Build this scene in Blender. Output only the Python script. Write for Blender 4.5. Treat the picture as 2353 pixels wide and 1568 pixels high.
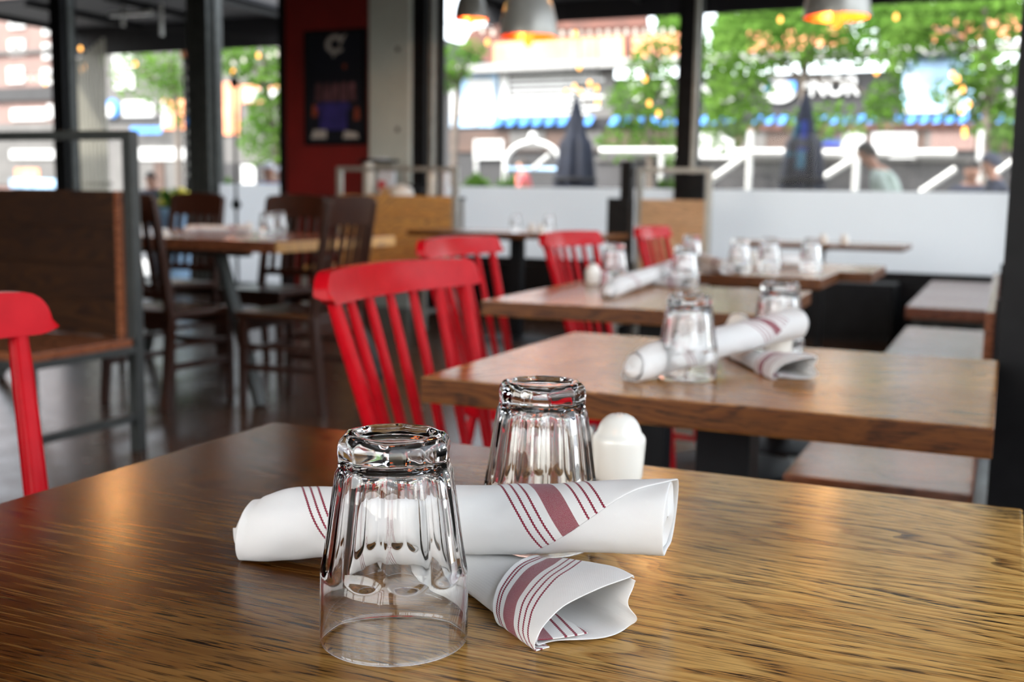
import bpy, bmesh, math, random
from mathutils import Vector, Matrix, noise
random.seed(7)
PI = math.pi
S = bpy.context.scene
for o in list(bpy.data.objects):
    bpy.data.objects.remove(o)
COL = S.collection

# ------------------------------------------------------------------ camera
CAM = Vector((0.0, 0.0, 1.014))
FPX, YAW, PITCH, ROLL = 2538.25, 0.417178, 0.129365, 0.0156865
_fw = Vector((-math.sin(YAW) * math.cos(PITCH), math.cos(YAW) * math.cos(PITCH), -math.sin(PITCH)))
_rt0 = Vector((math.cos(YAW), math.sin(YAW), 0))
_up0 = _rt0.cross(_fw)
_rt = _rt0 * math.cos(ROLL) + _up0 * math.sin(ROLL)
_up = -_rt0 * math.sin(ROLL) + _up0 * math.cos(ROLL)
cd = bpy.data.cameras.new('camera')
cam = bpy.data.objects.new('camera', cd)
COL.objects.link(cam)
cam.matrix_world = Matrix(((_rt.x, _up.x, -_fw.x, CAM.x), (_rt.y, _up.y, -_fw.y, CAM.y),
                           (_rt.z, _up.z, -_fw.z, CAM.z), (0, 0, 0, 1)))
cd.sensor_width = 36
cd.lens = FPX * 36 / 2353
cd.clip_start = 0.02
cd.clip_end = 300
cd.dof.use_dof = True
cd.dof.focus_distance = 0.685
cd.dof.aperture_fstop = 7.0
cd.dof.aperture_blades = 8
S.camera = cam


def at(x, y, Y):
    """point of the photograph seen on the vertical plane at depth Y"""
    r = _fw + _rt * ((x - 1176.5) / FPX) - _up * ((y - 784) / FPX)
    return CAM + r * (Y / r.y)


def az(x, y, z):
    """point of the photograph seen on the level plane at height z"""
    r = _fw + _rt * ((x - 1176.5) / FPX) - _up * ((y - 784) / FPX)
    return CAM + r * ((z - CAM.z) / r.z)


# ------------------------------------------------------------------ light
W = bpy.data.worlds.new('world')
S.world = W
W.use_nodes = True
wn = W.node_tree
bg = wn.nodes['Background']
sky = wn.nodes.new('ShaderNodeTexSky')
sky.sky_type = 'NISHITA'
sky.sun_disc = False
sky.sun_elevation = math.radians(48)
sky.sun_rotation = math.radians(200)
sky.air_density = 1.0
sky.dust_density = 3.0
hsv = wn.nodes.new('ShaderNodeHueSaturation')
hsv.inputs['Saturation'].default_value = 0.32
wn.links.new(sky.outputs[0], hsv.inputs['Color'])
wn.links.new(hsv.outputs[0], bg.inputs['Color'])
bg.inputs['Strength'].default_value = 1.2
sl = bpy.data.lights.new('sun', 'SUN')
sl.energy = 4.5
sl.angle = math.radians(2)
sl.color = (1, .95, .87)
sun = bpy.data.objects.new('sun', sl)
COL.objects.link(sun)
sun.location = (-20, -20, 40)
sun.rotation_euler = Vector((0.50, 0.62, -0.72)).to_track_quat('-Z', 'Y').to_euler()

S.view_settings.view_transform = 'Standard'
S.view_settings.look = 'None'
S.view_settings.exposure = -0.03
S.view_settings.gamma = 1.0
S.view_settings.use_curve_mapping = False
S.cycles.transparent_max_bounces = 24
S.cycles.transmission_bounces = 10
S.cycles.max_bounces = 10
S.cycles.caustics_reflective = False
S.cycles.diffuse_bounces = 3
S.cycles.glossy_bounces = 3
S.cycles.sample_clamp_indirect = 8


# ------------------------------------------------------------------ materials
class NT:
    def __init__(s, name):
        s.m = bpy.data.materials.new(name)
        s.m.use_nodes = True
        s.t = s.m.node_tree
        s.bsdf = s.t.nodes.get('Principled BSDF')
        s.out = s.t.nodes.get('Material Output')

    def n(s, kind, **kw):
        nd = s.t.nodes.new('ShaderNode' + kind)
        for k, v in kw.items():
            setattr(nd, k, v)
        return nd

    def l(s, a, b):
        s.t.links.new(a, b)

    def val(s, sock, v):
        if hasattr(v, 'is_output'):
            s.l(v, sock)
        else:
            sock.default_value = v

    def math(s, op, a, b=None, c=None, clamp=False):
        nd = s.n('Math', operation=op, use_clamp=clamp)
        s.val(nd.inputs[0], a)
        if b is not None:
            s.val(nd.inputs[1], b)
        if c is not None:
            s.val(nd.inputs[2], c)
        return nd.outputs[0]

    def vmul(s, v, k):
        nd = s.n('VectorMath', operation='MULTIPLY')
        s.l(v, nd.inputs[0])
        nd.inputs[1].default_value = k
        return nd.outputs[0]

    def noise(s, vec, scale=1, detail=3, rough=.55, dist=0):
        nd = s.n('TexNoise')
        s.l(vec, nd.inputs['Vector'])
        nd.inputs['Scale'].default_value = scale
        nd.inputs['Detail'].default_value = detail
        nd.inputs['Roughness'].default_value = rough
        nd.inputs['Distortion'].default_value = dist
        return nd.outputs['Fac']

    def ramp(s, f, stops):
        nd = s.n('ValToRGB')
        e = nd.color_ramp.elements
        while len(e) < len(stops):
            e.new(.5)
        for i, (p, c) in enumerate(stops):
            e[i].position = p
            e[i].color = (*c, 1) if len(c) == 3 else c
        s.l(f, nd.inputs[0])
        return nd.outputs[0]

    def mix(s, f, a, b, mode='MIX'):
        nd = s.n('Mix', data_type='RGBA', blend_type=mode)
        s.val(nd.inputs[0], f)
        for sock, v in ((nd.inputs[6], a), (nd.inputs[7], b)):
            if hasattr(v, 'is_output'):
                s.l(v, sock)
            else:
                sock.default_value = (*v, 1)
        return nd.outputs[2]

    def obj(s):
        return s.n('TexCoord').outputs['Object']

    def uv(s):
        return s.n('TexCoord').outputs['UV']

    def bump(s, h, strength=.3, dist=.001):
        nd = s.n('Bump')
        nd.inputs['Strength'].default_value = strength
        nd.inputs['Distance'].default_value = dist
        s.l(h, nd.inputs['Height'])
        s.l(nd.outputs[0], s.bsdf.inputs['Normal'])

    def set(s, **kw):
        for k, v in kw.items():
            k = {'color': 'Base Color', 'rough': 'Roughness', 'metal': 'Metallic', 'spec': 'Specular IOR Level', 'coat': 'Coat Weight',
                 'coat_rough': 'Coat Roughness', 'emit': 'Emission Color', 'estr': 'Emission Strength', 'trans': 'Transmission Weight',
                 'ior': 'IOR', 'sheen': 'Sheen Weight', 'sss': 'Subsurface Weight'}[k]
            sk = s.bsdf.inputs[k]
            if hasattr(v, 'is_output'):
                s.l(v, sk)
            elif isinstance(v, tuple):
                sk.default_value = (*v, 1) if len(v) == 3 else v
            else:
                sk.default_value = v
        return s.m


def plain(name, color, rough=.5, metal=0, vary=.12, scale=12, **kw):
    t = NT(name)
    f = t.noise(t.obj(), scale, 2)
    hi = tuple(min(1, c * (1 + vary)) for c in color)
    lo = tuple(c * (1 - vary) for c in color)
    c = t.ramp(f, [(.3, lo), (.7, hi)])
    return t.set(color=c, rough=rough, metal=metal, **kw)


def glow(name, color, strength):
    t = NT(name)
    e = t.n('Emission')
    e.inputs[0].default_value = (*color, 1)
    e.inputs[1].default_value = strength
    t.l(e.outputs[0], t.out.inputs[0])
    return t.m


def wood(name, light, mid, dark, rough=.3, ring=9., gx=1., coat=.0, axis='X', scratch=.3, pore=1., spec=.5, side_shade=False):
    """open-pored oak: grain along the object's X (or Y / Z) axis"""
    t = NT(name)
    co = t.obj()
    if axis != 'X':
        mp = t.n('Mapping')
        mp.inputs['Rotation'].default_value = {'Y': (0, 0, PI / 2), 'Z': (0, PI / 2, 0)}[axis]
        t.l(co, mp.inputs[0])
        co = mp.outputs[0]
    oi = t.n('ObjectInfo')
    off = t.n('VectorMath', operation='ADD')
    t.l(co, off.inputs[0])
    cmb = t.n('CombineXYZ')
    t.l(t.math('MULTIPLY', oi.outputs['Random'], 7.3), cmb.inputs[0])
    t.l(t.math('MULTIPLY', oi.outputs['Random'], 3.1), cmb.inputs[1])
    t.l(cmb.outputs[0], off.inputs[1])
    co = off.outputs[0]
    big = t.noise(t.vmul(co, (2.2 * gx, 7.5 * gx, 7.5 * gx)), 1, 2.2, .45, .25)
    sep = t.n('SeparateXYZ')
    t.l(co, sep.inputs[0])
    yz = t.math('ADD', sep.outputs[1], t.math('MULTIPLY', sep.outputs[2], .6))
    ph = t.math('ADD', t.math('MULTIPLY', yz, 34. * gx), t.math('MULTIPLY', big, ring))
    fr = t.math('FRACT', t.math('MULTIPLY', ph, 2.2))          # growth rings, saw shaped
    ringc = t.ramp(fr, [(0., (.0, .0, .0)), (.15, (.2, .2, .2)), (.5, (.75, .75, .75)), (.88, (1, 1, 1)), (1., (.0, .0, .0))])
    fine = t.noise(t.vmul(co, (26 * gx, 520 * gx, 520 * gx)), 1, 2, .62)
    pores = t.ramp(fine, [(.40, (0, 0, 0)), (.475, (1, 1, 1))])
    early = t.math('SUBTRACT', 1.15, t.math('MULTIPLY', ringc, .75))
    dk = t.math('MULTIPLY', t.math('SUBTRACT', 1., pores), t.math('MULTIPLY', early, pore), clamp=True)
    wide = t.noise(t.vmul(co, (1.3, 3.2, 3.2)), 1, 3, .6)
    c = t.mix(ringc, mid, light)
    c = t.mix(t.math('MULTIPLY', t.ramp(wide, [(.40, (0, 0, 0)), (.7, (1, 1, 1))]), .7), c, mid)
    c = t.mix(dk, c, dark)
    fr2 = t.math('FRACT', t.math('MULTIPLY', ph, .62))         # sparse dark late-wood lines
    ragged = t.noise(t.vmul(co, (40 * gx, 300 * gx, 300 * gx)), 1, 2, .65)
    late = t.math('MULTIPLY', t.ramp(fr2, [(.0, (1, 1, 1)), (.05, (.9, .9, .9)), (.12, (0, 0, 0))]), t.ramp(ragged, [(.38, (0, 0, 0)), (.55, (1, 1, 1))]))
    late = t.math('MULTIPLY', late, t.ramp(wide, [(.38, (1, 1, 1)), (.6, (.15, .15, .15))]))
    c = t.mix(t.math('MULTIPLY', late, 1.1 * pore, clamp=True), c, dark)
    knots = t.ramp(t.noise(t.vmul(co, (3.1, 11, 11)), 1, 1.5, .5, .8), [(.66, (0, 0, 0)), (.78, (1, 1, 1))])
    c = t.mix(t.math('MULTIPLY', knots, .75), c, dark)
    if side_shade:                                    # dim left side and window sheen on the bench side, painted into the colour
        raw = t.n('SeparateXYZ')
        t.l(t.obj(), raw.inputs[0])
        shade_pos = t.math('ADD', t.math('MULTIPLY', raw.outputs[0], 1.25), t.math('MULTIPLY', t.math('SUBTRACT', t.noise(t.vmul(co, (3, 7, 7)), 1, 4), .5), .9))
        c = t.mix(1., c, t.ramp(t.math('ADD', shade_pos, .5), [(.33, (.13, .072, .035)), (.88, (1, 1, 1))]), 'MULTIPLY')
    if scratch > .2:                             # scratches: thin hatching in two directions
        sc = None
        for ang in (.4, 1.4):
            mp = t.n('Mapping')
            mp.inputs['Rotation'].default_value = (0, 0, ang)
            mp.inputs['Scale'].default_value = (12, 420, 30)
            t.l(co, mp.inputs[0])
            r = t.ramp(t.noise(mp.outputs[0], 1, 1, .6), [(.31, (1, 1, 1)), (.40, (0, 0, 0))])
            sc = r if sc is None else t.math('MAXIMUM', sc, r)
        sc = t.math('MULTIPLY', sc, t.ramp(wide, [(.40, (0, 0, 0)), (.56, (1, 1, 1))]))
        c = t.mix(t.math('MULTIPLY', sc, scratch), c, tuple(x * .45 for x in mid))
    rg = t.math('ADD', t.math('MULTIPLY', wide, .16), rough - .08)
    t.bump(pores, .08, .0005)
    return t.set(color=c, rough=rg, coat=coat, coat_rough=.15, spec=spec)


def lin(r, g, b):
    return tuple(((v / 255) / 12.92 if v / 255 <= .04045 else ((v / 255 + .055) / 1.055) ** 2.4) for v in (r, g, b))


MAT = {}
MAT['table'] = wood('oak_tabletop', (.85, .52, .16), (.52, .26, .065), (.014, .006, .003), rough=.215, scratch=.6, spec=.24, side_shade=True)
MAT['table_plain'] = wood('oak_tabletop_plain', (.50, .235, .06), (.27, .10, .022), (.014, .006, .003), rough=.22, scratch=.3, spec=.34)
MAT['table_end'] = wood('oak_table_edge', (.17, .058, .013), (.09, .027, .007), (.02, .008, .004), rough=.4, scratch=.1, spec=.2)
MAT['bench'] = wood('red_oak_bench', (.34, .12, .05), (.22, .065, .028), (.04, .012, .008), rough=.2)
MAT['booth_dark'] = wood('walnut_plank', (.05, .018, .005), (.024, .008, .003), (.006, .002, .001), rough=.5, gx=.6, spec=.2)
MAT['booth_light'] = wood('reclaimed_pine_plank', (.80, .45, .13), (.66, .32, .09), (.16, .11, .08), rough=.5, gx=.55)
MAT['booth_pale'] = wood('pale_reclaimed_plank', (.78, .52, .29), (.66, .39, .19), (.3, .2, .14), rough=.5, gx=.55)
MAT['chair_dark'] = wood('dark_mahogany', (.05, .015, .006), (.028, .008, .004), (.008, .003, .002), rough=.32, axis='Z', scratch=.0, pore=.5, spec=.4)
t = NT('red_paint')
f = t.noise(t.obj(), 30, 4)
MAT['red'] = t.set(color=t.ramp(f, [(.3, (.42, .003, .008)), (.7, (.50, .005, .011))]), rough=.26, spec=.08)
MAT['black'] = plain('black_steel', (.008, .008, .009), .5, 0, .3, spec=.18)
MAT['steel'] = plain('grey_steel', (.075, .08, .075), .5, .3, .2)
MAT['steel_dark'] = plain('dark_grey_steel', (.04, .043, .04), .5, .3, .2)
MAT['zinc'] = plain('galvanised_tube', (.42, .41, .37), .4, .5, .12)
MAT['white_ceramic'] = plain('cream_porcelain', (.88, .86, .79), .18, 0, .02, coat=.5, coat_rough=.05)
MAT['hole'] = plain('dark_hole', (.05, .045, .04), .7)
MAT['concrete'] = None
t = NT('grey_concrete')
f = t.noise(t.obj(), 2.5, 7, .65)
g = t.noise(t.obj(), 40, 4)
MAT['concrete'] = t.set(color=t.mix(.3, t.ramp(f, [(.3, (.56, .60, .54)), (.7, (.72, .76, .68))]), t.ramp(g, [(.3, (.5, .52, .48)), (.7, (.75, .78, .71))])), rough=.75)
MAT['wall_red'] = plain('dark_red_paint', (.22, .010, .007), .55, 0, .12, 3)
MAT['wall_grey'] = plain('warm_grey_plaster', (.38, .36, .33), .8, 0, .08, 4)
MAT['ceiling'] = plain('black_ceiling_paint', (.03, .03, .032), .8, 0, .2, 2)
t = NT('polished_brown_concrete')
co = t.obj()
f = t.noise(co, 1.1, 7, .62, .4)
g = t.noise(co, 7, 5, .6)
c = t.mix(.35, t.ramp(f, [(.3, (.045, .020, .012)), (.52, (.065, .034, .020)), (.75, (.09, .065, .048))]), t.ramp(g, [(.3, (.04, .022, .014)), (.7, (.09, .06, .045))]))
MAT['floor'] = t.set(color=c, rough=t.math('ADD', .14, t.math('MULTIPLY', g, .2)), spec=.17)

t = NT('clear_tumbler_glass')
t.set(color=(1, 1, 1), rough=0.0, trans=1.0, ior=1.5)
MAT['glass'] = t.m
t = NT('window_glass')
tr = t.n('BsdfTransparent')
tr.inputs[0].default_value = (.96, .975, .97, 1)
gl = t.n('BsdfGlossy')
gl.inputs['Roughness'].default_value = 0.0
fr = t.n('Fresnel')
fr.inputs[0].default_value = 1.2
mx = t.n('MixShader')
t.l(fr.outputs[0], mx.inputs[0])
t.l(tr.outputs[0], mx.inputs[1])
t.l(gl.outputs[0], mx.inputs[2])
t.l(mx.outputs[0], t.out.inputs[0])
MAT['pane'] = t.m
t = NT('frosted_window_film')
df = t.n('BsdfDiffuse')
df.inputs[0].default_value = (.88, .89, .89, 1)
tl = t.n('BsdfTranslucent')
tl.inputs[0].default_value = (.92, .93, .93, 1)
gl = t.n('BsdfGlossy')
gl.inputs['Roughness'].default_value = .25
m1 = t.n('MixShader')
m1.inputs[0].default_value = .8
t.l(df.outputs[0], m1.inputs[1])
t.l(tl.outputs[0], m1.inputs[2])
m2 = t.n('MixShader')
m2.inputs[0].default_value = .06
t.l(m1.outputs[0], m2.inputs[1])
t.l(gl.outputs[0], m2.inputs[2])
t.l(m2.outputs[0], t.out.inputs[0])
MAT['film'] = t.m


def napkin_mat(name, lines, bands):
    """white cotton with woven crimson stripes; UV.x runs across the stripes, UV.y along them, in metres"""
    t = NT(name)
    uv = t.uv()
    sep = t.n('SeparateXYZ')
    t.l(uv, sep.inputs[0])
    w, v = sep.outputs[0], sep.outputs[1]
    tri = t.math('PINGPONG', v, .0011)
    wz = t.math('ADD', w, t.math('MULTIPLY', t.math('SUBTRACT', tri, .00055), .6))
    mask = None
    for c0 in lines:
        d = t.math('ABSOLUTE', t.math('SUBTRACT', wz, c0))
        k = t.math('LESS_THAN', d, .0008)
        mask = k if mask is None else t.math('MAXIMUM', mask, k)
    for c0, hw in bands:
        d = t.math('ABSOLUTE', t.math('SUBTRACT', w, c0))
        k = t.math('LESS_THAN', d, hw)
        dots = t.math('MULTIPLY', t.math('SINE', t.math('MULTIPLY', t.math('ADD', w, v), 4200)), t.math('SINE', t.math('MULTIPLY', t.math('SUBTRACT', w, v), 4200)))
        k = t.math('MULTIPLY', k, t.math('SUBTRACT', 1., t.math('MULTIPLY', t.math('GREATER_THAN', dots, .55), .75)))
        mask = t.math('MAXIMUM', mask, k)
    weave = t.math('MULTIPLY', t.math('SINE', t.math('MULTIPLY', t.math('ADD', w, t.math('MULTIPLY', v, .5)), 5200)), t.math('SINE', t.math('MULTIPLY', v, 5200)))
    c = t.mix(mask, (.86, .85, .83), (.26, .02, .045))
    t.bump(t.math('ADD', weave, t.math('MULTIPLY', t.noise(t.obj(), 90, 3), .8)), .22, .0004)
    t.set(color=c, rough=.9, sheen=.15)
    d = t.bsdf
    tl = t.n('BsdfTranslucent')
    t.l(c, tl.inputs[0])
    mx = t.n('MixShader')
    mx.inputs[0].default_value = .18
    t.l(d.outputs[0], mx.inputs[1])
    t.l(tl.outputs[0], mx.inputs[2])
    t.l(mx.outputs[0], t.out.inputs[0])
    return t.m


# ------------------------------------------------------------------ mesh helpers
class MB:
    def __init__(s):
        s.v, s.f, s.uvs = [], [], None

    def add(s, vs, fs):
        o = len(s.v)
        s.v += [tuple(p) for p in vs]
        s.f += [tuple(i + o for i in f) for f in fs]
        return s

    def box(s, x0, x1, y0, y1, z0, z1):
        vs = [(x, y, z) for z in (z0, z1) for y in (y0, y1) for x in (x0, x1)]
        return s.add(vs, [(0, 2, 3, 1), (4, 5, 7, 6), (0, 1, 5, 4), (2, 6, 7, 3), (0, 4, 6, 2), (1, 3, 7, 5)])

    def beam(s, a, b, w, h, up=(0, 0, 1), w2=None, h2=None):
        a, b = Vector(a), Vector(b)
        d = (b - a).normalized()
        u = Vector(up)
        if abs(d.dot(u)) > .97:
            u = Vector((1, 0, 0))
        r = d.cross(u).normalized()
        u = r.cross(d)
        vs = []
        for p, ww, hh in ((a, w, h), (b, w2 or w, h2 or h)):
            for sx, sy in ((-1, -1), (1, -1), (1, 1), (-1, 1)):
                vs.append(p + r * (sx * ww / 2) + u * (sy * hh / 2))
        return s.add(vs, [(3, 2, 1, 0), (4, 5, 6, 7), (0, 1, 5, 4), (1, 2, 6, 5), (2, 3, 7, 6), (3, 0, 4, 7)])

    def tube(s, pts, rad, n=10, cap=True):
        pts = [Vector(p) for p in pts]
        if not hasattr(rad, '__len__'):
            rad = [rad] * len(pts)
        rings = []
        ref = None
        for i, p in enumerate(pts):
            d = (pts[min(i + 1, len(pts) - 1)] - pts[max(i - 1, 0)]).normalized()
            if ref is None:
                ref = Vector((0, 0, 1)) if abs(d.z) < .9 else Vector((1, 0, 0))
            r = d.cross(ref).normalized()
            ref = r.cross(d).normalized()
            rings.append([p + (r * math.cos(2 * PI * k / n) + ref * math.sin(2 * PI * k / n)) * rad[i] for k in range(n)])
        vs = [q for rg in rings for q in rg]
        fs = []
        for i in range(len(pts) - 1):
            for k in range(n):
                fs.append((i * n + k, i * n + (k + 1) % n, (i + 1) * n + (k + 1) % n, (i + 1) * n + k))
        if cap:
            fs.append(tuple(range(n))[::-1])
            fs.append(tuple((len(pts) - 1) * n + k for k in range(n)))
        return s.add(vs, fs)

    def lathe(s, prof, n=32, c=(0, 0, 0), close=False):
        vs, fs = [], []
        for r, z in prof:
            for k in range(n):
                a = 2 * PI * k / n
                vs.append((c[0] + r * math.cos(a), c[1] + r * math.sin(a), c[2] + z))
        m = len(prof)
        for i in range(m if close else m - 1):
            for k in range(n):
                j = (i + 1) % m
                fs.append((i * n + k, i * n + (k + 1) % n, j * n + (k + 1) % n, j * n + k))
        return s.add(vs, fs)

    def prism(s, pts, axis_a, axis_b, axis_n, d, o=(0, 0, 0)):
        """polygon pts (a,b) extruded by d along axis_n"""
        A, B, N, O = Vector(axis_a), Vector(axis_b), Vector(axis_n), Vector(o)
        n = len(pts)
        vs = [O + A * a + B * b for a, b in pts] + [O + A * a + B * b + N * d for a, b in pts]
        fs = [tuple(range(n))[::-1], tuple(range(n, 2 * n))]
        fs += [(i, (i + 1) % n, n + (i + 1) % n, n + i) for i in range(n)]
        return s.add(vs, fs)

    def mesh(s, name, mat, smooth=False, bevel=0, seg=2, sharp=None, merge=False):
        me = bpy.data.meshes.new(name)
        me.from_pydata(s.v, [], s.f)
        bm = bmesh.new()
        bm.from_mesh(me)
        if merge:
            bmesh.ops.remove_doubles(bm, verts=bm.verts, dist=1e-6)
        if bevel:
            bmesh.ops.bevel(bm, geom=list(bm.edges), offset=bevel, segments=seg, profile=.6, affect='EDGES', clamp_overlap=True)
        bmesh.ops.recalc_face_normals(bm, faces=bm.faces)
        bm.to_mesh(me)
        bm.free()
        if smooth:
            for p in me.polygons:
                p.use_smooth = True
            me.set_sharp_from_angle(angle=math.radians(sharp or 40))
        if mat is not None:
            me.materials.append(MAT[mat] if isinstance(mat, str) else mat)
        return me

    def build(s, name, mat, parent=None, **kw):
        return link(name, s.mesh(name, mat, **kw), parent)


def link(name, me, parent=None):
    o = bpy.data.objects.new(name, me)
    COL.objects.link(o)
    if parent is not None:
        o.parent = parent
    return o


def tag(o, label=None, cat=None, group=None, kind=None):
    if label:
        o['label'] = label
    if cat:
        o['category'] = cat
    if group:
        o['group'] = group
    if kind:
        o['kind'] = kind
    return o


def thing(name, label, cat, loc=(0, 0, 0), rz=0, group=None):
    o = link(name, None)
    o.location = loc
    o.rotation_euler = (0, 0, rz)
    o.empty_display_size = .1
    return tag(o, label, cat, group)


def copy_tree(o, parent=None):
    c = o.copy()
    COL.objects.link(c)
    if parent is not None:
        c.parent = parent
    for ch in list(o.children):
        copy_tree(ch, c)
    return c


def box(name, mat, parent, x0, x1, y0, y1, z0, z1, bevel=0, **kw):
    return MB().box(x0, x1, y0, y1, z0, z1).build(name, mat, parent, bevel=bevel, **kw)


def struct(o, label=None):
    o['kind'] = 'structure'
    if label:
        o['label'] = label
    return o


# ------------------------------------------------------------------ the room
YW = 9.0                                        # far window wall
XL, XR, YB, ZC = -12.5, 0.16, -3.2, 3.3
struct(box('floor', 'floor', None, XL, XR + .1, YB, YW + .1, -.12, 0), 'polished brown concrete restaurant floor')
struct(box('ceiling', 'ceiling', None, XL, XR + .1, YB, YW + .1, ZC, ZC + .12), 'black painted ceiling above the dining room')
struct(box('wall_left', 'wall_grey', None, XL - .12, XL, YB, YW + .1, 0, ZC), 'grey plaster wall at the end of the room')


def window_unit(name, label, x0, x1, y, z0, z1, film=None, fw=.05, mat='black', axis='X', sill=True):
    """frame, pane and (optional) frosted film as parts of a window in the plane y (or x when axis is Y)"""
    r = struct(link(name, None), label)
    dep = .07
    if axis == 'X':
        r.location = ((x0 + x1) / 2, y, z0)
        def bb(n, m, a0, a1, d0, d1, c0, c1, par=r, **k):
            return box(n, m, par, a0 - r.location.x, a1 - r.location.x, d0, d1, c0 - z0, c1 - z0, **k)
    else:
        r.location = (y, (x0 + x1) / 2, z0)
        def bb(n, m, a0, a1, d0, d1, c0, c1, par=r, **k):
            return box(n, m, par, d0, d1, a0 - r.location.y, a1 - r.location.y, c0 - z0, c1 - z0, **k)
    bb('frame_stile', mat, x0, x0 + fw, -dep / 2, dep / 2, z0, z1, bevel=.004)
    bb('frame_stile', mat, x1 - fw, x1, -dep / 2, dep / 2, z0, z1, bevel=.004)
    bb('frame_rail', mat, x0 + fw, x1 - fw, -dep / 2, dep / 2, z0, z0 + fw, bevel=.004)
    bb('frame_rail', mat, x0 + fw, x1 - fw, -dep / 2, dep / 2, z1 - fw, z1, bevel=.004)
    if axis == 'X':
        q = [(x0 + fw - r.location.x, 0, fw), (x1 - fw - r.location.x, 0, fw), (x1 - fw - r.location.x, 0, z1 - z0 - fw), (x0 + fw - r.location.x, 0, z1 - z0 - fw)]
    else:
        q = [(0, x0 + fw - r.location.y, fw), (0, x1 - fw - r.location.y, fw), (0, x1 - fw - r.location.y, z1 - z0 - fw), (0, x0 + fw - r.location.y, z1 - z0 - fw)]
    MB().add(q, [(0, 1, 2, 3)]).build('pane', 'pane', r)
    if film:
        o = bb('frosted_film', 'film', x0 + fw, x1 - fw, -.004, -.002, z0 + fw, film)
        o['label'] = 'frosted white film on the lower glass'
    return r


def px_x(px, Y=YW, y=300):
    return at(px, y, Y).x


FILM = 1.105
ZS = .44                                        # sill of the big windows
xa, xb, xc = px_x(1008), px_x(1581), px_x(2322)
window_unit('window_1', 'wide shop window with frosted lower band behind the red chairs', xa, xb - .05, YW, ZS, 3.2, FILM, .045)
window_unit('window_2', 'wide shop window with frosted lower band by the room corner', xb + .05, XR, YW, ZS, 3.2, FILM, .045)
struct(box('trim_1', 'black', None, xb - .05, xb + .05, YW - .08, YW + .08, 0, 3.2, bevel=.006), 'black steel mullion between the two wide windows')
MB().box(xb + .052, xb + .085, YW - .09, YW - .05, ZS, 3.2).build('mullion_strip', 'zinc', bpy.data.objects['trim_1'])
struct(box('wall_sill', 'black', None, xa - .2, XR, YW - .12, YW + .1, 0, ZS), 'low black wall below the wide windows')
struct(box('wall_header', 'ceiling', None, XL, XR + .1, YW - .06, YW + .1, 3.2, ZC), 'black header above the far windows')
# concrete pillar and red wall
x680, x880, x975, x1000 = px_x(680), px_x(880), px_x(972), px_x(1000)
p = struct(box('wall_pillar', 'concrete', None, x880, x975, YW - .25, YW + .25, 0, ZC, bevel=.01), 'grey concrete pillar beside the red wall')
for zz in (.9, 1.6, 2.3):
    MB().lathe([(.0, 0), (.022, 0), (.022, .003), (.0, .003)], 14).build('form_hole', 'hole', p).matrix_local = Matrix.Translation((x880 + .3, YW - .252, zz)) @ Matrix.Rotation(PI / 2, 4, 'X')
struct(box('trim_2', 'black', None, x975, x1000 + .0, YW - .2, YW + .1, 0, ZC), 'black steel channel beside the concrete pillar')
struct(box('trim_3', 'zinc', None, x1000, xa, YW - .12, YW + .1, 0, ZC), 'grey metal jamb of the wide window')
struct(box('wall_red', 'wall_red', None, x680, x880, YW - .2, YW + .12, 0, ZC), 'dark red painted wall section carrying the poster')
struct(box('trim_4', 'black', None, x680 - .03, x680 + .03, YW - .23, YW + .12, 0, ZC), 'black corner strip of the red wall')
struct(box('baseboard_far', 'black', None, x680, x880, YW - .23, YW - .2, .95, 1.0), 'black dado rail on the red wall')
# left shop front
x500, x450, x160, x140 = px_x(497), px_x(450), px_x(166), px_x(139)
window_unit('window_3', 'narrow shop window beside the red wall with frosted lower band', x500, x680 - .03, YW, .1, 3.2, FILM, .03, 'steel')
struct(box('trim_5', 'steel', None, x450, x500, YW - .12, YW + .12, 0, ZC, bevel=.01), 'grey steel post between the left shop windows')
for k, (a, b) in enumerate(((.02, .05), (.09, .12), (.16, .18))):
    MB().box(x450 + a, x450 + b, YW - .135, YW - .12, 0, ZC).build('post_rib', 'steel', bpy.data.objects['trim_5'])
window_unit('window_4', 'clear shop window left of the grey steel post', x160, x450, YW, .1, 3.2, None, .03, 'steel')
struct(box('trim_6', 'black', None, x140, x160, YW - .1, YW + .1, 0, ZC), 'black steel post between the two leftmost windows')
window_unit('window_5', 'leftmost clear shop window facing the apartment block', XL, x140, YW, .1, 3.2, None, .03, 'steel')
struct(box('wall_base', 'steel', None, XL, x680, YW - .08, YW + .08, 0, .1), 'steel kerb below the left shop windows')
# glazed right side and glazed back: folding windows behind and beside the photographer
for i, (a, b) in enumerate(((2.42, 5.6), (5.7, 8.9))):
    window_unit('window_%d' % (6 + i), ('side window beside the long bench', 'side window beside the far bench')[i], a, b, XR + .05, .5, 3.2, None, .05, 'black', 'Y')
for i, (a, b) in enumerate(((-3.1, -.6), (-.5, 2.0))):
    window_unit('window_%d' % (8 + i), ('side window behind the photographer', 'side window beside the front table')[i], a, b, XR + .05, .5, 3.2, None, .05, 'black', 'Y')
struct(box('wall_right', 'black', None, XR, XR + .1, YB, YW, 0, .5), 'low black wall under the side windows')
for i, (a, b) in enumerate(((-1.55, -.05), (-3.1, -1.65), (-4.65, -3.2), (-6.2, -4.75))):  # unseen rear windows, row widened and resized to soften the fill light
    window_unit('window_%d' % (10 + i), ('unseen rear window beside the side windows', 'second unseen rear window from the side windows', 'third unseen rear window from the side windows', 'unseen rear window farthest from the side windows')[i],
                a, b, YB - .05, .95, 2.6, None, .05, 'black', 'X')
struct(box('wall_rear', 'wall_grey', None, XL, -6.25, YB - .12, YB, 0, ZC), 'grey plaster wall behind the photographer')
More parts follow.
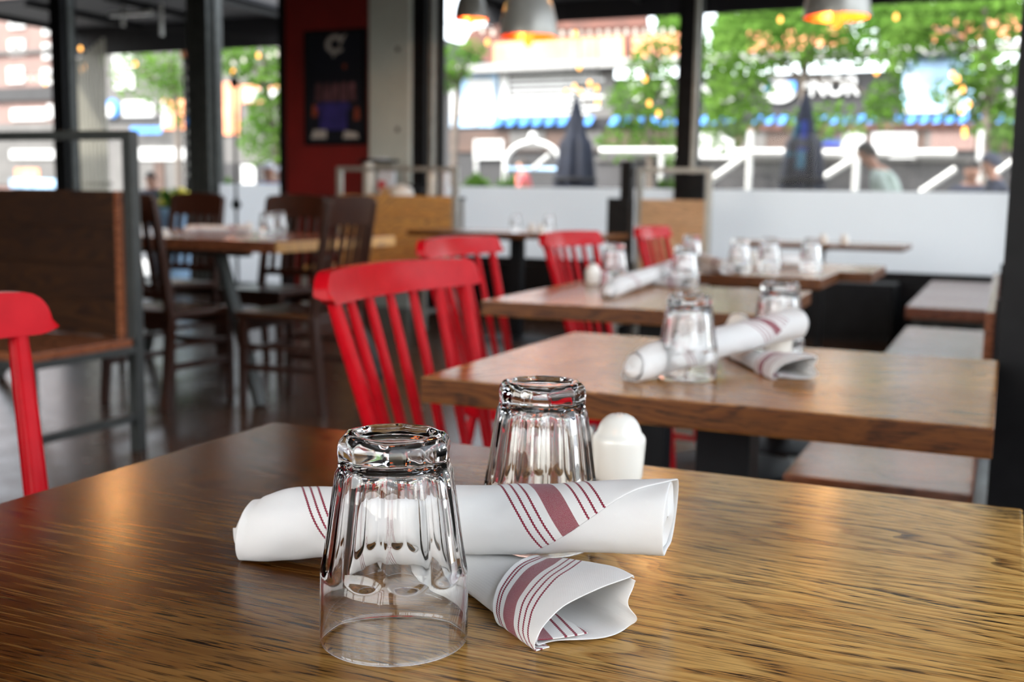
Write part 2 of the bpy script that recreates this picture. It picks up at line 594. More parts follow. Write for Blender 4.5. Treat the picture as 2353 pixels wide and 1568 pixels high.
struct(box('wall_rear_sill', 'wall_grey', None, -6.25, XR, YB - .12, YB, 0, .95), 'plaster wall under the rear windows')
struct(box('wall_rear_header', 'wall_grey', None, -6.25, XR, YB - .12, YB, 2.6, ZC), 'plaster wall above the rear windows')

# black steel column at the edge of the picture, behind the front tables
c = tag(thing('steel_column', 'tall black steel column at the end of the wooden bench', 'column', (.045, 2.18, 0)), kind='structure')
box('column_web', 'black', c, -.035, .07, -.04, .04, 0, ZC, bevel=.004)
box('column_flange', 'black', c, -.045, .075, -.055, -.043, 0, ZC, bevel=.003)
box('column_base', 'black', c, -.06, .1, -.1, .1, 0, .015, bevel=.003)
for zz in (1.35, 1.75, 2.2):
    MB().lathe([(0, 0), (.007, 0), (.006, .005), (0, .006)], 10).build('bolt', 'steel', c).matrix_local = Matrix.Translation((-.02, -.055, zz)) @ Matrix.Rotation(PI / 2, 4, 'X')

# ------------------------------------------------------------------ poster
pc = [at(700, 72, YW - .215), at(842, 333, YW - .215)]
p = thing('framed_poster', 'black framed hockey poster with white emblem on the red wall', 'poster', (0, 0, 0))
p.location = ((pc[0].x + pc[1].x) / 2, YW - .2, (pc[0].z + pc[1].z) / 2)
hw, hh = (pc[1].x - pc[0].x) / 2, (pc[0].z - pc[1].z) / 2
MAT['poster'] = plain('poster_navy', (.010, .011, .018), .35, 0, .3, 3)
MAT['poster_white'] = plain('poster_offwhite', (.55, .50, .46), .5, 0, .15, 6)
MAT['poster_pink'] = plain('poster_dim_pink', (.14, .06, .07), .5, 0, .6, 9)
MAT['poster_blue'] = plain('poster_blue', (.045, .035, .20), .5, 0, .3, 8)
MAT['poster_orange'] = plain('poster_orange', (.30, .06, .03), .5, 0, .3, 8)
box('backing', 'poster', p, -hw, hw, -.012, 0, -hh, hh)
for a, b, cc, d in ((-hw, -hw + .03, -hh, hh), (hw - .03, hw, -hh, hh), (-hw + .03, hw - .03, hh - .03, hh), (-hw + .03, hw - .03, -hh, -hh + .03)):
    box('frame_bar', 'black', p, a, b, -.03, -.012, cc, d, bevel=.003)


def flat(name, mat, par, pts, d=.004, y=-.0125):
    return MB().prism(pts, (1, 0, 0), (0, 0, 1), (0, -1, 0), d, (0, y, 0)).build(name, mat, par)


em = []
for k in range(22):                              # emblem: an open letter C drawn out into flames
    a = math.radians(55 + 270 * k / 21)
    em.append((.105 * math.cos(a), .085 * math.sin(a)))
for k in range(21, -1, -1):
    a = math.radians(55 + 270 * k / 21)
    rr = .5 + .12 * (k % 3 == 0)
    em.append((.105 * rr * math.cos(a), .085 * rr * math.sin(a)))
ex, ez = (at(770, 97, YW - .215).x - p.location.x), hh - .13
flat('emblem', 'poster_white', p, [(ex + a, ez + b) for a, b in em])
flat('emblem_flame', 'poster_white', p, [(ex + .05, ez - .02), (ex + .12, ez + .09), (ex + .06, ez + .06), (ex + .03, ez + .09)], .004)
flat('emblem_flame', 'poster_white', p, [(ex - .02, ez - .12), (ex + .02, ez - .07), (ex - .05, ez - .06)], .004)
flat('puck', 'poster_orange', p, [(ex + .1 + .02 * math.cos(k), ez - .2 + .025 * math.sin(k)) for k in (0, .8, 1.6, 2.4, 3.1, 3.9, 4.7, 5.5)])
for k in range(5):
    x = -.22 + k * .09
    flat('crowd_figure', 'poster_pink', p, [(x, -.12), (x + .075, -.12), (x + .07, .03), (x + .045, .055), (x + .01, .03)])
flat('jersey', 'poster_blue', p, [(-.17, -.38), (.12, -.38), (.12, -.2), (.17, -.18), (.13, -.13), (-.16, -.13), (-.22, -.18), (-.17, -.21)])
flat('stick_figure', 'poster_orange', p, [(-.26, -.26), (-.2, -.26), (-.2, -.16), (-.25, -.15)])
flat('stick_figure', 'poster_orange', p, [(.2, -.3), (.26, -.29), (.25, -.18), (.21, -.18)])
flat('sponsor_mark', 'poster_white', p, [(-.27, -hh + .06), (-.1, -hh + .06), (-.1, -hh + .14), (-.24, -hh + .14)])
flat('sponsor_mark', 'poster_white', p, [(.08, -hh + .06), (.25, -hh + .06), (.23, -hh + .11), (.1, -hh + .13)])


# ------------------------------------------------------------------ pendant lamps
MAT['shade_out'] = plain('grey_enamel', (.42, .41, .37), .35, .3, .1)
MAT['shade_in'] = plain('copper_lining', (.80, .25, .04), .35, .3, .1)
MAT['bulb'] = glow('filament_bulb_glow', (1, .32, .035), 2.6)
MAT['cord'] = plain('black_cord', (.01, .01, .01), .6)


def pendant_proto():
    r = link('pendant_lamp', None)
    n = 48
    prof = [(.138, 0), (.14, .01), (.136, .04), (.128, .09), (.112, .15), (.085, .2), (.05, .225), (.03, .232)]
    mb = MB()
    vs, fs = [], []
    for rr, z in prof:
        for k in range(n * 2):
            a = 2 * PI * k / (n * 2)
            q = rr * (1 + (.012 if k % 2 and .01 < z < .2 else 0))
            vs.append((q * math.cos(a), q * math.sin(a), z))
    N = n * 2
    for i in range(len(prof) - 1):
        for k in range(N):
            fs.append((i * N + k, i * N + (k + 1) % N, (i + 1) * N + (k + 1) % N, (i + 1) * N + k))
    mb.add(vs, fs)
    sh = mb.build('shade', 'shade_out', r, smooth=True, sharp=60)
    MB().lathe([(a - .004, z - .001) for a, z in prof], 48).build('shade_lining', 'shade_in', sh, smooth=True)
    MB().lathe([(.137, -.002), (.143, -.002), (.143, .012), (.137, .012)], 48, close=True).build('rim', 'shade_out', r, smooth=True)
    MB().lathe([(.0, .232), (.032, .232), (.03, .27), (.012, .285), (.0, .285)], 20).build('cap', 'black', r, smooth=True)
    MB().tube([(0, 0, 0), (0, 0, 1)], .004, 6).build('cord', 'cord', r).location = (0, 0, .28)
    MB().lathe([(.0, .16), (.018, .16), (.018, .08), (.0, .08)], 16).build('socket', 'black', r, smooth=True)
    MB().lathe([(0, .085), (.012, .08), (.018, .045), (.022, .0), (.021, -.03), (.012, -.044), (0, -.048)], 20).build('bulb', 'bulb', r, smooth=True)
    return r


LAMPS = [((-2.155, 5.0, 1.78), 'ribbed enamel pendant lamp with copper lining above the red chairs'),
         ((-.722, 5.0, 1.80), 'ribbed enamel pendant lamp hanging nearest to the window corner'),
         ((-4.163, 8.45, 2.47), 'small far pendant lamp hanging in front of the wide window'),
         ((-4.2, 4.3, 2.13), 'pendant lamp hanging above the trestle table'),
         ((-4.0, 6.5, 2.6), 'added unseen pendant lamp lighting the honey coloured booth'),  # added above the view to brighten the booth planks
         ((-1.95, 6.5, 2.6), 'added unseen pendant lamp lighting the pale plank booth'),  # second lamp added out of view for the same purpose
         ((-.72, 2.1, 1.95), 'pendant lamp hanging over the second table'),
         ((-.72, -.9, 1.9), 'pendant lamp hanging behind the photographer')]
pp = pendant_proto()
for i, (loc, lab) in enumerate(LAMPS):
    o = pp if i == 0 else copy_tree(pp)
    o.location = loc
    [c_ for c_ in o.children if c_.name.startswith('cord')][0].scale.z = ZC - loc[2] - .28
    tag(o, lab, 'lamp', 'pendant lamps in rows')
    l = bpy.data.lights.new('bulb_light', 'POINT')
    l.energy = 26 if 'trestle' in lab else 17 if 'booth' in lab else 2.5 if 'photographer' in lab or 'second' in lab else 3.5
    l.color = (1, .48, .15)
    l.shadow_soft_size = .012
    lo = bpy.data.objects.new('bulb_light', l)
    COL.objects.link(lo)
    lo.parent = o
    lo.location = (.045, 0, .03)

# ------------------------------------------------------------------ tables
ZT = .75


def table(label, x0, x1, y0, y1, zt=ZT, th=.038, group='square oak dining tables', col=.085, rz=0, name='dining_table', topmat='table_plain'):
    r = thing(name, label, 'table', ((x0 + x1) / 2, (y0 + y1) / 2, 0), rz, group)
    hx, hy = (x1 - x0) / 2, (y1 - y0) / 2
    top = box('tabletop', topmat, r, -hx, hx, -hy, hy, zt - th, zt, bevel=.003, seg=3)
    top.data.materials.append(MAT['table_end'])
    for pl in top.data.polygons:
        if abs(pl.normal.z) < .5:
            pl.material_index = 1
    h2 = min(hx, hy) * .75
    box('support_plate', 'black', r, -h2, h2, -.05, .05, zt - th - .008, zt - th, bevel=.002)
    box('support_plate', 'black', r, -.05, .05, -h2, h2, zt - th - .016, zt - th - .008, bevel=.002)
    box('column', 'black', r, -col / 2, col / 2, -col / 2, col / 2, .02, zt - th - .016, bevel=.004)
    MB().lathe([(0, .0), (.25, .0), (.25, .008), (.22, .016), (.06, .03), (0, .03)], 40).build('base', 'black', r, smooth=True)
    return r


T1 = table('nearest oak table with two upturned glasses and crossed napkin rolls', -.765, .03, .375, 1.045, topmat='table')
T2 = table('second oak table from the camera with blurred glasses and napkins', -.773, .003, 1.413, 2.05)
T3 = table('third oak table in the row with a single napkin roll', -1.235, -.505, 2.565, 3.36, rz=math.radians(2))
T4 = table('fourth oak table in the row carrying several glasses and a sunlit napkin', -1.24, -.575, 3.93, 4.37)
T5 = table('last table of the row pushed against the fourth one', -1.20, -.455, 4.40, 4.93)
T6 = table('long table in front of the pale wooden booth panel', -3.9, -2.45, 6.92, 7.55, .772, group='tables by the far windows')
T7 = table('narrow table on a thin post near the window corner', -1.62, -.56, 7.12, 7.75, .75, .03, 'tables by the far windows', .04)

# splayed-leg table among the dark chairs
r = thing('trestle_table', 'dark table on splayed steel legs surrounded by slat-back chairs', 'table', (-4.08, 4.85, 0))
box('tabletop', 'bench', r, -.95, .95, -.55, .55, .735, .79, bevel=.004)
box('lit_edge', 'booth_light', r, .95, .962, -.55, .55, .737, .788, bevel=.002)  # pale wood on the right side alone paints in its lit edge
for sx in (-1, 1):
    for sy in (-1, 1):
        MB().beam((sx * .52, sy * .42, .735), (sx * .87, sy * .57, .0), .05, .05).build('leg', 'steel', r, bevel=.004)
for sy in (-1, 1):
    MB().beam((-.7, sy * .42, .72), (.7, sy * .42, .72), .05, .03).build('leg_bracket', 'steel', r, bevel=.003)


# ------------------------------------------------------------------ red spindle-back chairs
def red_chair_proto():
    r = link('spindle_chair', None)
    # saddle seat
    n = 44
    out = []
    for k in range(n):
        a = 2 * PI * k / n
        ca, sa = math.cos(a), math.sin(a)
        e = .62
        out.append((.215 * math.copysign(abs(ca) ** e, ca), (.205 + .012 * ca) * math.copysign(abs(sa) ** e, sa)))
    mb = MB()
    vs, fs = [], []
    lay = [(.86, .415), (.97, .42), (1., .432), (.99, .447), (.93, .452), (.6, .444), (.0, .440)]
    for q, z in lay:
        vs += [(x * q, y * q, z) for x, y in out]
    for i in range(len(lay) - 1):
        for k in range(n):
            fs.append((i * n + k, i * n + (k + 1) % n, (i + 1) * n + (k + 1) % n, (i + 1) * n + k))
    fs.append(tuple(range(n))[::-1])
    mb.add(vs, fs).build('seat', 'red', r, smooth=True, sharp=50, merge=True)
    # crest rail, bowed, with rounded shoulders
    us = [-1, -.995, -.985, -.97, -.95, -.92, -.88, -.84] + [-.8 + .08 * k for k in range(21)] + [.84, .88, .92, .95, .97, .985, .995, 1]
    N = len(us) - 1
    vs, fs = [], []
    for i in range(N + 1):
        u = us[i]
        y = .262 * u
        x = -.285 + .045 * u * u
        q_ = max(0, (abs(u) - .88) / .12)
        zt = .900 - .004 * u * u - .034 * (1 - math.sqrt(max(0, 1 - q_ * q_)))
        zb = .846 + .002 * u * u + (.008 * max(0, (abs(u) - .9) / .1) ** 2)
        th = .0125
        dx = .012
        for sx, z in ((-th, zb), (th, zb), (th - dx + .003, (zb + zt) / 2), (th - dx, zt), (-th - dx, zt), (-th - dx + .003, (zb + zt) / 2)):
            vs.append((x + sx, y, z))
    m = 6
    for i in range(N):
        for k in range(m):
            fs.append((i * m + k, i * m + (k + 1) % m, (i + 1) * m + (k + 1) % m, (i + 1) * m + k))
    fs += [tuple(range(m))[::-1], tuple(N * m + k for k in range(m))]
    MB().add(vs, fs).build('crest_rail', 'red', r, smooth=True, sharp=35)
    for k in range(7):
        u = -1 + 2 * k / 6
        top = Vector((-.288 + .045 * (u * .86) ** 2, .225 * u, .856))
        bot = Vector((-.175 + .03 * u * u, .165 * u, .44))
        thick = .0125 if abs(u) == 1 else .0088
        mid = top.lerp(bot, .45)
        MB().tube([top, top.lerp(bot, .12), mid, bot], [thick * .85, thick, thick * 1.08, thick * .8], 10).build('spindle', 'red', r, smooth=True)
    for sx, sy in ((-1, -1), (-1, 1), (1, -1), (1, 1)):
        a = Vector((sx * .145, sy * .14, .43))
        b = Vector((sx * .215 - .01, sy * .20, 0))
        MB().tube([a, a.lerp(b, .25), a.lerp(b, .6), b], [.013, .017, .0165, .011], 12).build('leg', 'red', r, smooth=True)
    for sy in (-1, 1):
        MB().tube([(-.185, sy * .178, .17), (0, sy * .178, .175), (.178, sy * .178, .17)], [.008, .011, .008], 10).build('stretcher', 'red', r, smooth=True)
    MB().tube([(0, -.178, .175), (0, 0, .178), (0, .178, .175)], [.008, .011, .008], 10).build('stretcher', 'red', r, smooth=True)
    return r


RC = [((-.685, 1.66, 0), 0, 'glossy red spindle-back chair drawn up to the second table'),
      ((-1.16, 2.83, 0), 2, 'red spindle-back chair at the third table, just behind the largest one'),
      ((-1.13, 3.62, 0), -1, 'red spindle-back chair seen through the gap above the third table'),
      ((-1.14, 4.64, 0), 2, 'farthest red spindle-back chair, beside the black booth post'),
      ((-.78, .70, 0), 0, 'red spindle-back chair cut off at the left edge of the photo')]
rc = red_chair_proto()
for i, (loc, a, lab) in enumerate(RC):
    o = rc if i == 0 else copy_tree(rc)
    o.location = loc
    o.rotation_euler.z = math.radians(a)
    tag(o, lab, 'chair', 'red spindle-back chairs along the row')


# ------------------------------------------------------------------ dark slat-back chairs
def dark_chair_proto():
    r = link('slat_back_chair', None)

    def bx(z):                                  # rake of the back posts
        return -.19 - (max(0, z - .45) * .17) - max(0, .45 - z) * .10
    for sx in (-1, 1):
        mb = MB()
        mb.beam((sx * .2, bx(0), 0), (sx * .2, bx(.45), .45), .034, .034, (0, 1, 0), .036, .045)
        mb.beam((sx * .2, bx(.45), .45), (sx * .2, bx(1.0), .985), .036, .045, (0, 1, 0), .03, .03)
        mb.build('back_post', 'chair_dark', r, bevel=.003)
        MB().beam((sx * .195, .19, .43), (sx * .2, .2, 0), .038, .038, (0, 1, 0), .03, .03).build('leg', 'chair_dark', r, bevel=.003)
        MB().beam((sx * .2, bx(.2), .2), (sx * .2, .19, .2), .016, .03).build('side_stretcher', 'chair_dark', r, bevel=.002)
        MB().beam((sx * .2, bx(.3), .3), (sx * .2, .19, .3), .016, .022).build('side_stretcher', 'chair_dark', r, bevel=.002)
    mb = MB()
    mb.box(-.225, .225, -.2, .225, .43, .462)
    mb.build('seat', 'chair_dark', r, bevel=.01, seg=3)
    box('apron', 'chair_dark', r, -.19, .19, .175, .2, .37, .43, bevel=.003)
    box('apron', 'chair_dark', r, -.19, .19, -.2, -.18, .37, .43, bevel=.003)
    box('front_stretcher', 'chair_dark', r, -.19, .19, .185, .2, .26, .29, bevel=.003)
    # bowed crest and lower rail
    for nm, z0, z1 in (('crest_rail', .875, 1.0), ('lower_rail', .52, .56)):
        vs, fs = [], []
        N = 12
        for i in range(N + 1):
            u = -1 + 2 * i / N
            for z in (z0, z1):
                yy = bx(z) - .02 * (1 - u * u)
                zz = z + (.012 * (1 - u * u) if z == z1 and nm == 'crest_rail' else 0)
                vs += [(.2 * u * 1.0, yy - .011, zz), (.2 * u, yy + .011, zz)]
        for i in range(N):
            o = i * 4
            fs += [(o, o + 4, o + 5, o + 1), (o + 2, o + 3, o + 7, o + 6), (o, o + 2, o + 6, o + 4), (o + 1, o + 5, o + 7, o + 3)]
        fs += [(0, 1, 3, 2), (N * 4, N * 4 + 2, N * 4 + 3, N * 4 + 1)]
        MB().add(vs, fs).build(nm, 'chair_dark', r, smooth=True, sharp=35)
    for k in range(5):
        x = -.136 + .068 * k
        c0 = -.02 * (1 - (x / .2) ** 2)
        MB().beam((x, bx(.55) + c0, .555), (x, bx(.88) + c0, .88), .034, .012, (0, 1, 0)).build('slat', 'chair_dark', r, bevel=.002)
    return r


DC = [((-3.70, 4.22, 0), -4, 'dark slat-back chair with its back to the camera beside the booth post'),
      ((-4.74, 5.40, 0), 178, 'dark slat-back chair mostly hidden behind the trestle table'),
      ((-3.97, 5.40, 0), 181, 'dark slat-back chair facing the camera across the trestle table'),
      ((-3.07, 4.42, 0), 92, 'dark slat-back chair turned sideways at the right end of the trestle table')]
dc = dark_chair_proto()
for i, (loc, a, lab) in enumerate(DC):
    o = dc if i == 0 else copy_tree(dc)
    o.location = loc
    o.rotation_euler.z = math.radians(a)
    tag(o, lab, 'chair', 'dark slat-back chairs round the trestle table')


# ------------------------------------------------------------------ booths
def booth(label, loc, w, panel, frame, nplank=5, end=None, seatmat=None):
    r = thing('booth_bench', label, 'booth', loc, 0, 'steel framed wooden booths')
    zs, zp, zr = .42, 1.015, 1.245
    for x in (-.0225, -w + .0225):
        box('post', frame, r, x - .0225, x + .0225, -.0225, .0225, 0, zr, bevel=.003)
        box('leg', frame, r, x - .02, x + .02, -.54, -.50, 0, zs - .03, bevel=.003)
        box('foot_bar', frame, r, x - .015, x + .015, -.50, -.0225, .12, .15, bevel=.003)
        box('seat_side', frame, r, x - .02, x + .02, -.54, -.0225, zs - .03, zs, bevel=.003)
    box('seat_front', frame, r, -w + .045, -.045, -.54, -.50, zs - .03, zs, bevel=.003)
    box('top_rail', frame, r, -w + .045, -.045, -.02, .02, zr - .035, zr, bevel=.003)
    ph = (zp - zs - .03) / nplank
    for k in range(nplank):
        z0 = zs + .03 + k * ph
        s0 = random.uniform(0, .004)
        box('back_plank', panel, r, -w + .045, -.075 if end else -.045, -.038 - s0, -.005, z0 + .0006, z0 + ph - .0006, bevel=.0015)
    box('backing_board', panel, r, -w + .045, -.045, -.006, .012, zs + .03, zp)
    if end:
        box('lit_end_strip', end, r, -.0735, -.0465, -.042, -.0, zs + .03, zp, bevel=.002)  # lighter wood colour paints in the light on the panel end
    for k in range(4):
        y0 = -.54 + k * .125
        box('seat_plank', seatmat or panel, r, -w + .0, -.0, y0 + .002, y0 + .123, zs, zs + .03, bevel=.003)
    return r


booth('dark wooden booth bench in a steel frame at the left edge', (-3.05, 3.31, 0), 1.75, 'booth_dark', 'steel_dark', 4, 'bench', 'bench')
MAT['rail_pale'] = MAT['zinc']
booth('honey coloured plank booth bench in front of the concrete pillar', (at(1052, 500, 7.9).x, 7.9, 0), at(1052, 500, 7.9).x - at(776, 500, 7.9).x, 'booth_light', 'zinc', 6)
booth('pale plank booth bench beside the black post', (at(1634, 500, 7.9).x, 7.9, 0), at(1634, 500, 7.9).x - at(1462, 500, 7.9).x, 'booth_pale', 'zinc', 6)
# black post structure next to the pale booth
q0, q1 = at(1411, 500, 7.85), at(1462, 500, 7.85)
r = thing('black_divider', 'black steel divider post left of the pale plank booth', 'divider', ((q0.x + q1.x) / 2 - .015, 7.8, 0))
hw = (q1.x - q0.x) / 2
box('divider_box', 'black', r, -hw, hw - .005, -.07, .06, 0, 1.02, bevel=.005)
px0 = at(1443, 400, 7.8).x - r.location.x
box('divider_post', 'black', r, px0 - .04, px0 + .04, -.05, .04, 1.02, 1.29, bevel=.004)
r = thing('black_divider', 'short black post behind the rail of the pale plank booth', 'divider', (at(1603, 400, 8.1).x, 8.1, 0))
box('divider_post', 'black', r, -.06, .06, -.03, .03, 0, 1.21, bevel=.004)
box('post_foot', 'black', r, -.09, .09, -.06, .06, 0, .02, bevel=.004)


# ------------------------------------------------------------------ benches along the side windows
def bench(label, x0, x1, y0, y1, z=.46, back=None):
    r = thing('window_bench', label, 'bench', ((x0 + x1) / 2, (y0 + y1) / 2, 0), 0, 'wooden benches along the side windows')
    hx, hy = (x1 - x0) / 2, (y1 - y0) / 2
    box('seat', 'bench', r, -hx, hx, -hy, hy, z - .065, z, bevel=.005, seg=3)
    for sy in (-1, 1):
        for sx in (-1, 1):
            box('leg', 'steel', r, sx * (hx - .05) - .02, sx * (hx - .05) + .02, sy * (hy - .1) - .02, sy * (hy - .1) + .02, 0, z - .065, bevel=.003)
        box('leg_brace', 'steel', r, -hx + .07, hx - .07, sy * (hy - .1) - .015, sy * (hy - .1) + .015, z - .1, z - .067, bevel=.003)
    if back:
        box('backrest', 'bench', r, hx - .012, hx + .014, back[0] - (y0 + y1) / 2, back[1] - (y0 + y1) / 2, z + .04, z + .26, bevel=.004)
        for yy in back:
            box('backrest_post', 'black', r, hx + .014, hx + .04, yy - (y0 + y1) / 2 - .02, yy - (y0 + y1) / 2 + .02, z - .06, z + .3, bevel=.003)
    return r


bench('long wooden bench beside the second and third tables', -.385, -.025, 2.25, 5.3, .46, (3.3, 5.25))
bench('far wooden bench in the window corner', -.47, -.03, 6.32, 8.6, .46)
r = thing('dark_cabinet', 'low black cabinet in the shade below the far windows', 'cabinet', (-1.6, 8.55, 0))
box('carcass', 'black', r, -.9, .9, -.2, .2, .06, .43, bevel=.004)
for k in range(3):
    box('door', 'black', r, -.88 + k * .59, -.31 + k * .59, -.215, -.2, .08, .41, bevel=.003)
box('plinth', 'black', r, -.88, .88, -.18, .18, 0, .06)

# ------------------------------------------------------------------ tumblers, shakers, napkins
def smin(a, b, k):
    h = max(0., min(1., .5 + .5 * (b - a) / k))
    return b * (1 - h) + a * h - k * h * (1 - h)


def interp(tab, z):
    for (z0, r0), (z1, r1) in zip(tab, tab[1:]):
        if z <= z1:
            f = (z - z0) / (z1 - z0)
            f = max(0, min(1, f))
            return r0 + (r1 - r0) * f
    return tab[-1][1]


def hermite(tab, z):
    n = len(tab)
    if z <= tab[0][0]:
        return tab[0][1]
    for i in range(n - 1):
        z0, r0 = tab[i]
        z1, r1 = tab[i + 1]
        if z <= z1:
            def sl_(k):
                if k <= 0 or k >= n - 1:
                    return 0 if k <= 0 else (tab[k][1] - tab[k - 1][1]) / (tab[k][0] - tab[k - 1][0])
                return (tab[k + 1][1] - tab[k - 1][1]) / (tab[k + 1][0] - tab[k - 1][0])
            h = z1 - z0
            f = (z - z0) / h
            return (r0 * (2 * f ** 3 - 3 * f * f + 1) + h * sl_(i) * (f ** 3 - 2 * f * f + f) + r1 * (3 * f * f - 2 * f ** 3) + h * sl_(i + 1) * (f ** 3 - f * f))
    return tab[-1][1]


def tumbler_mesh(nf=10, sub=16):
    """upturned fluted tumbler: rim on the table at z = 0, thick base at the top"""
    N = nf * sub
    R = [(0, .0442), (.02, .0442), (.05, .0436), (.125, .0405)]
    FC = [(.034, .0540), (.040, .0455), (.045, .0413), (.050, .0396), (.056, .0386), (.064, .0375), (.085, .0348), (.104, .0322), (.1095, .0318), (.112, .0318),
          (.1145, .0321), (.1185, .0320), (.1225, .0308), (.125, .0284)]
    zs = [0, .0006, .0015, .005, .012, .02, .028, .034, .037, .039]
    zs += [.040 + .0008 * i for i in range(26)]
    zs += [.063, .068, .074, .08, .086, .092, .098, .103, .106, .108, .1095, .111, .112, .113, .114, .1155, .117, .1185, .120, .1215, .123, .1242, .125]
    rows = []
    for z in zs:
        row = []
        base = interp(R, z)
        if z < .0015:
            base -= .0010 * (1 - z / .0015) ** 2
        fc = hermite(FC, z)
        for k in range(N):
            ph = ((k + .5) % sub) / sub * 2 - 1
            kk = .10 if z < .106 else .05
            F = fc * (1 + kk * ph * ph)
            rr = base if z < .036 else smin(base, F, .0009)
            a = 2 * PI * k / N
            row.append((rr * math.cos(a), rr * math.sin(a), z))
        rows.append(row)
    for rr, z in ((.0262, .1254), (.0235, .1254), (.0222, .1248), (.020, .1236), (.012, .1228), (.004, .1226)):
        rows.append([(rr * math.cos(2 * PI * k / N), rr * math.sin(2 * PI * k / N), z) for k in range(N)])
    inner = [(.0422, .0003), (.0419, .002), (.0415, .02), (.0404, .036), (.0386, .044), (.0370, .052), (.0358, .060), (.0338, .075), (.0318, .088),
             (.0300, .098), (.0272, .1045), (.0215, .1085), (.010, .1102), (.003, .1105)]
    irows = []
    for rr, z in inner:
        row = []
        for k in range(N):
            ph = ((k + .5) % sub) / sub * 2 - 1
            q = rr * (1 + (.012 * (ph * ph - .33) if .05 < z < .1 else 0))
            row.append((q * math.cos(2 * PI * k / N), q * math.sin(2 * PI * k / N), z))
        irows.append(row)
    v = [p for rw in rows for p in rw]
    f = []

    def strip(o1, o2, flip):
        for k in range(N):
            q = (o1 + k, o1 + (k + 1) % N, o2 + (k + 1) % N, o2 + k)
            f.append(q[::-1] if flip else q)
    for i in range(len(rows) - 1):
        strip(i * N, (i + 1) * N, False)
    v.append((0, 0, .1226))
    tip = len(v) - 1
    lo = (len(rows) - 1) * N
    f.extend((lo + k, lo + (k + 1) % N, tip) for k in range(N))
    o = len(v)
    v.extend(p for rw in irows for p in rw)
    for i in range(len(irows) - 1):
        strip(o + i * N, o + (i + 1) * N, True)
    v.append((0, 0, .1105))
    tip = len(v) - 1
    lo = o + (len(irows) - 1) * N
    f.extend((lo + (k + 1) % N, lo + k, tip) for k in range(N))
    strip(0, o, True)                           # the rim
    me = bpy.data.meshes.new('tumbler')
    me.from_pydata(v, [], f)
    for pl in me.polygons:
        pl.use_smooth = True
    me.set_sharp_from_angle(angle=math.radians(38))
    me.materials.append(MAT['glass'])
    return me


GM = tumbler_mesh()


def tumbler(label, p, z=ZT, rz=0, group='upturned water tumblers'):
    o = link('tumbler', GM)
    o.location = (p[0], p[1], z + .0005)
    o.rotation_euler.z = rz
    return tag(o, label, 'glass', group)


SHM = MB().lathe([(0, 0), (.0205, 0), (.0222, .0012), (.0230, .004), (.0243, .020), (.0252, .035), (.0253, .0385), (.0247, .0412), (.0234, .0432),
                  (.0219, .0446), (.0208, .0464), (.0198, .0495), (.0182, .0535), (.0158, .0570), (.0125, .0600), (.0085, .0621), (.004, .0632), (0, .0635)], 48).mesh(
    'shaker', 'white_ceramic', smooth=True, sharp=60)
HOM = MB()
for k in range(5):
    a = 2 * PI * k / 5
    HOM.lathe([(0, 0), (.0008, 0), (.0008, .0004), (0, .0004)], 8, (.004 * math.cos(a), .004 * math.sin(a), .0632))
HOM = HOM.mesh('pour_holes', 'hole')


def shaker(label, p, z=ZT, group='white porcelain shakers'):
    o = thing('salt_shaker', label, 'shaker', (p[0], p[1], z), 0, group)
    link('body', SHM, o)
    link('pour_holes', HOM, o)
    return o


def solid_grid(parts, name, mat, thick=.0011, sub=1):
    """grids of (point, uv) joined into one cloth mesh with thickness"""
    me = bpy.data.meshes.new(name)
    v, f, uvs = [], [], []
    for g in parts:
        o = len(v)
        nu, nv = len(g), len(g[0])
        for row in g:
            for p, uv in row:
                v.append(tuple(p))
                uvs.append(uv)
        for i in range(nu - 1):
            for j in range(nv - 1):
                f.append((o + i * nv + j, o + i * nv + j + 1, o + (i + 1) * nv + j + 1, o + (i + 1) * nv + j))
    me.from_pydata(v, [], f)
    ul = me.uv_layers.new(name='UVMap')
    for lp in me.loops:
        ul.data[lp.index].uv = uvs[lp.vertex_index]
    for pl in me.polygons:
        pl.use_smooth = True
    me.materials.append(mat)
    o = link(name, me)
    s = o.modifiers.new('thickness', 'SOLIDIFY')
    s.thickness = thick
    s.offset = -1
    if sub:
        q = o.modifiers.new('smooth', 'SUBSURF')
        q.levels = q.render_levels = sub
    bpy.context.view_layer.update()
    m2 = bpy.data.meshes.new_from_object(o.evaluated_get(bpy.context.evaluated_depsgraph_get()))
    o.modifiers.clear()
    o.data = m2                                  # baked once, shared by every copy
    m2.name = name
    bpy.data.meshes.remove(me)
    return o


def sm(a, b, x):
    t_ = max(0., min(1., (x - a) / (b - a)))
    return t_ * t_ * (3 - 2 * t_)


def roll_point(x, th, rho, a, b, seed=0, lump=1.):
    """x along the roll; th = 0 front (-Y), 90 deg top; squashed underneath"""
    y = -a * rho * math.cos(th)
    z = b * rho * math.sin(th)
    fl = -b * .86
    if z < fl:
        z = fl + (z - fl) * .25
    nz = noise.noise(Vector((x * 22 + seed, math.cos(th) * .9, math.sin(th) * .9))) * .0022 * lump
    nz += noise.noise(Vector((x * 60 + seed, math.cos(th) * 2.2, math.sin(th) * 2.2))) * .0007 * lump
    k = nz / max(a, b)
    return Vector((x, y * (1 + k), z * (1 + k)))


K = .56                                          # slant of the woven stripes


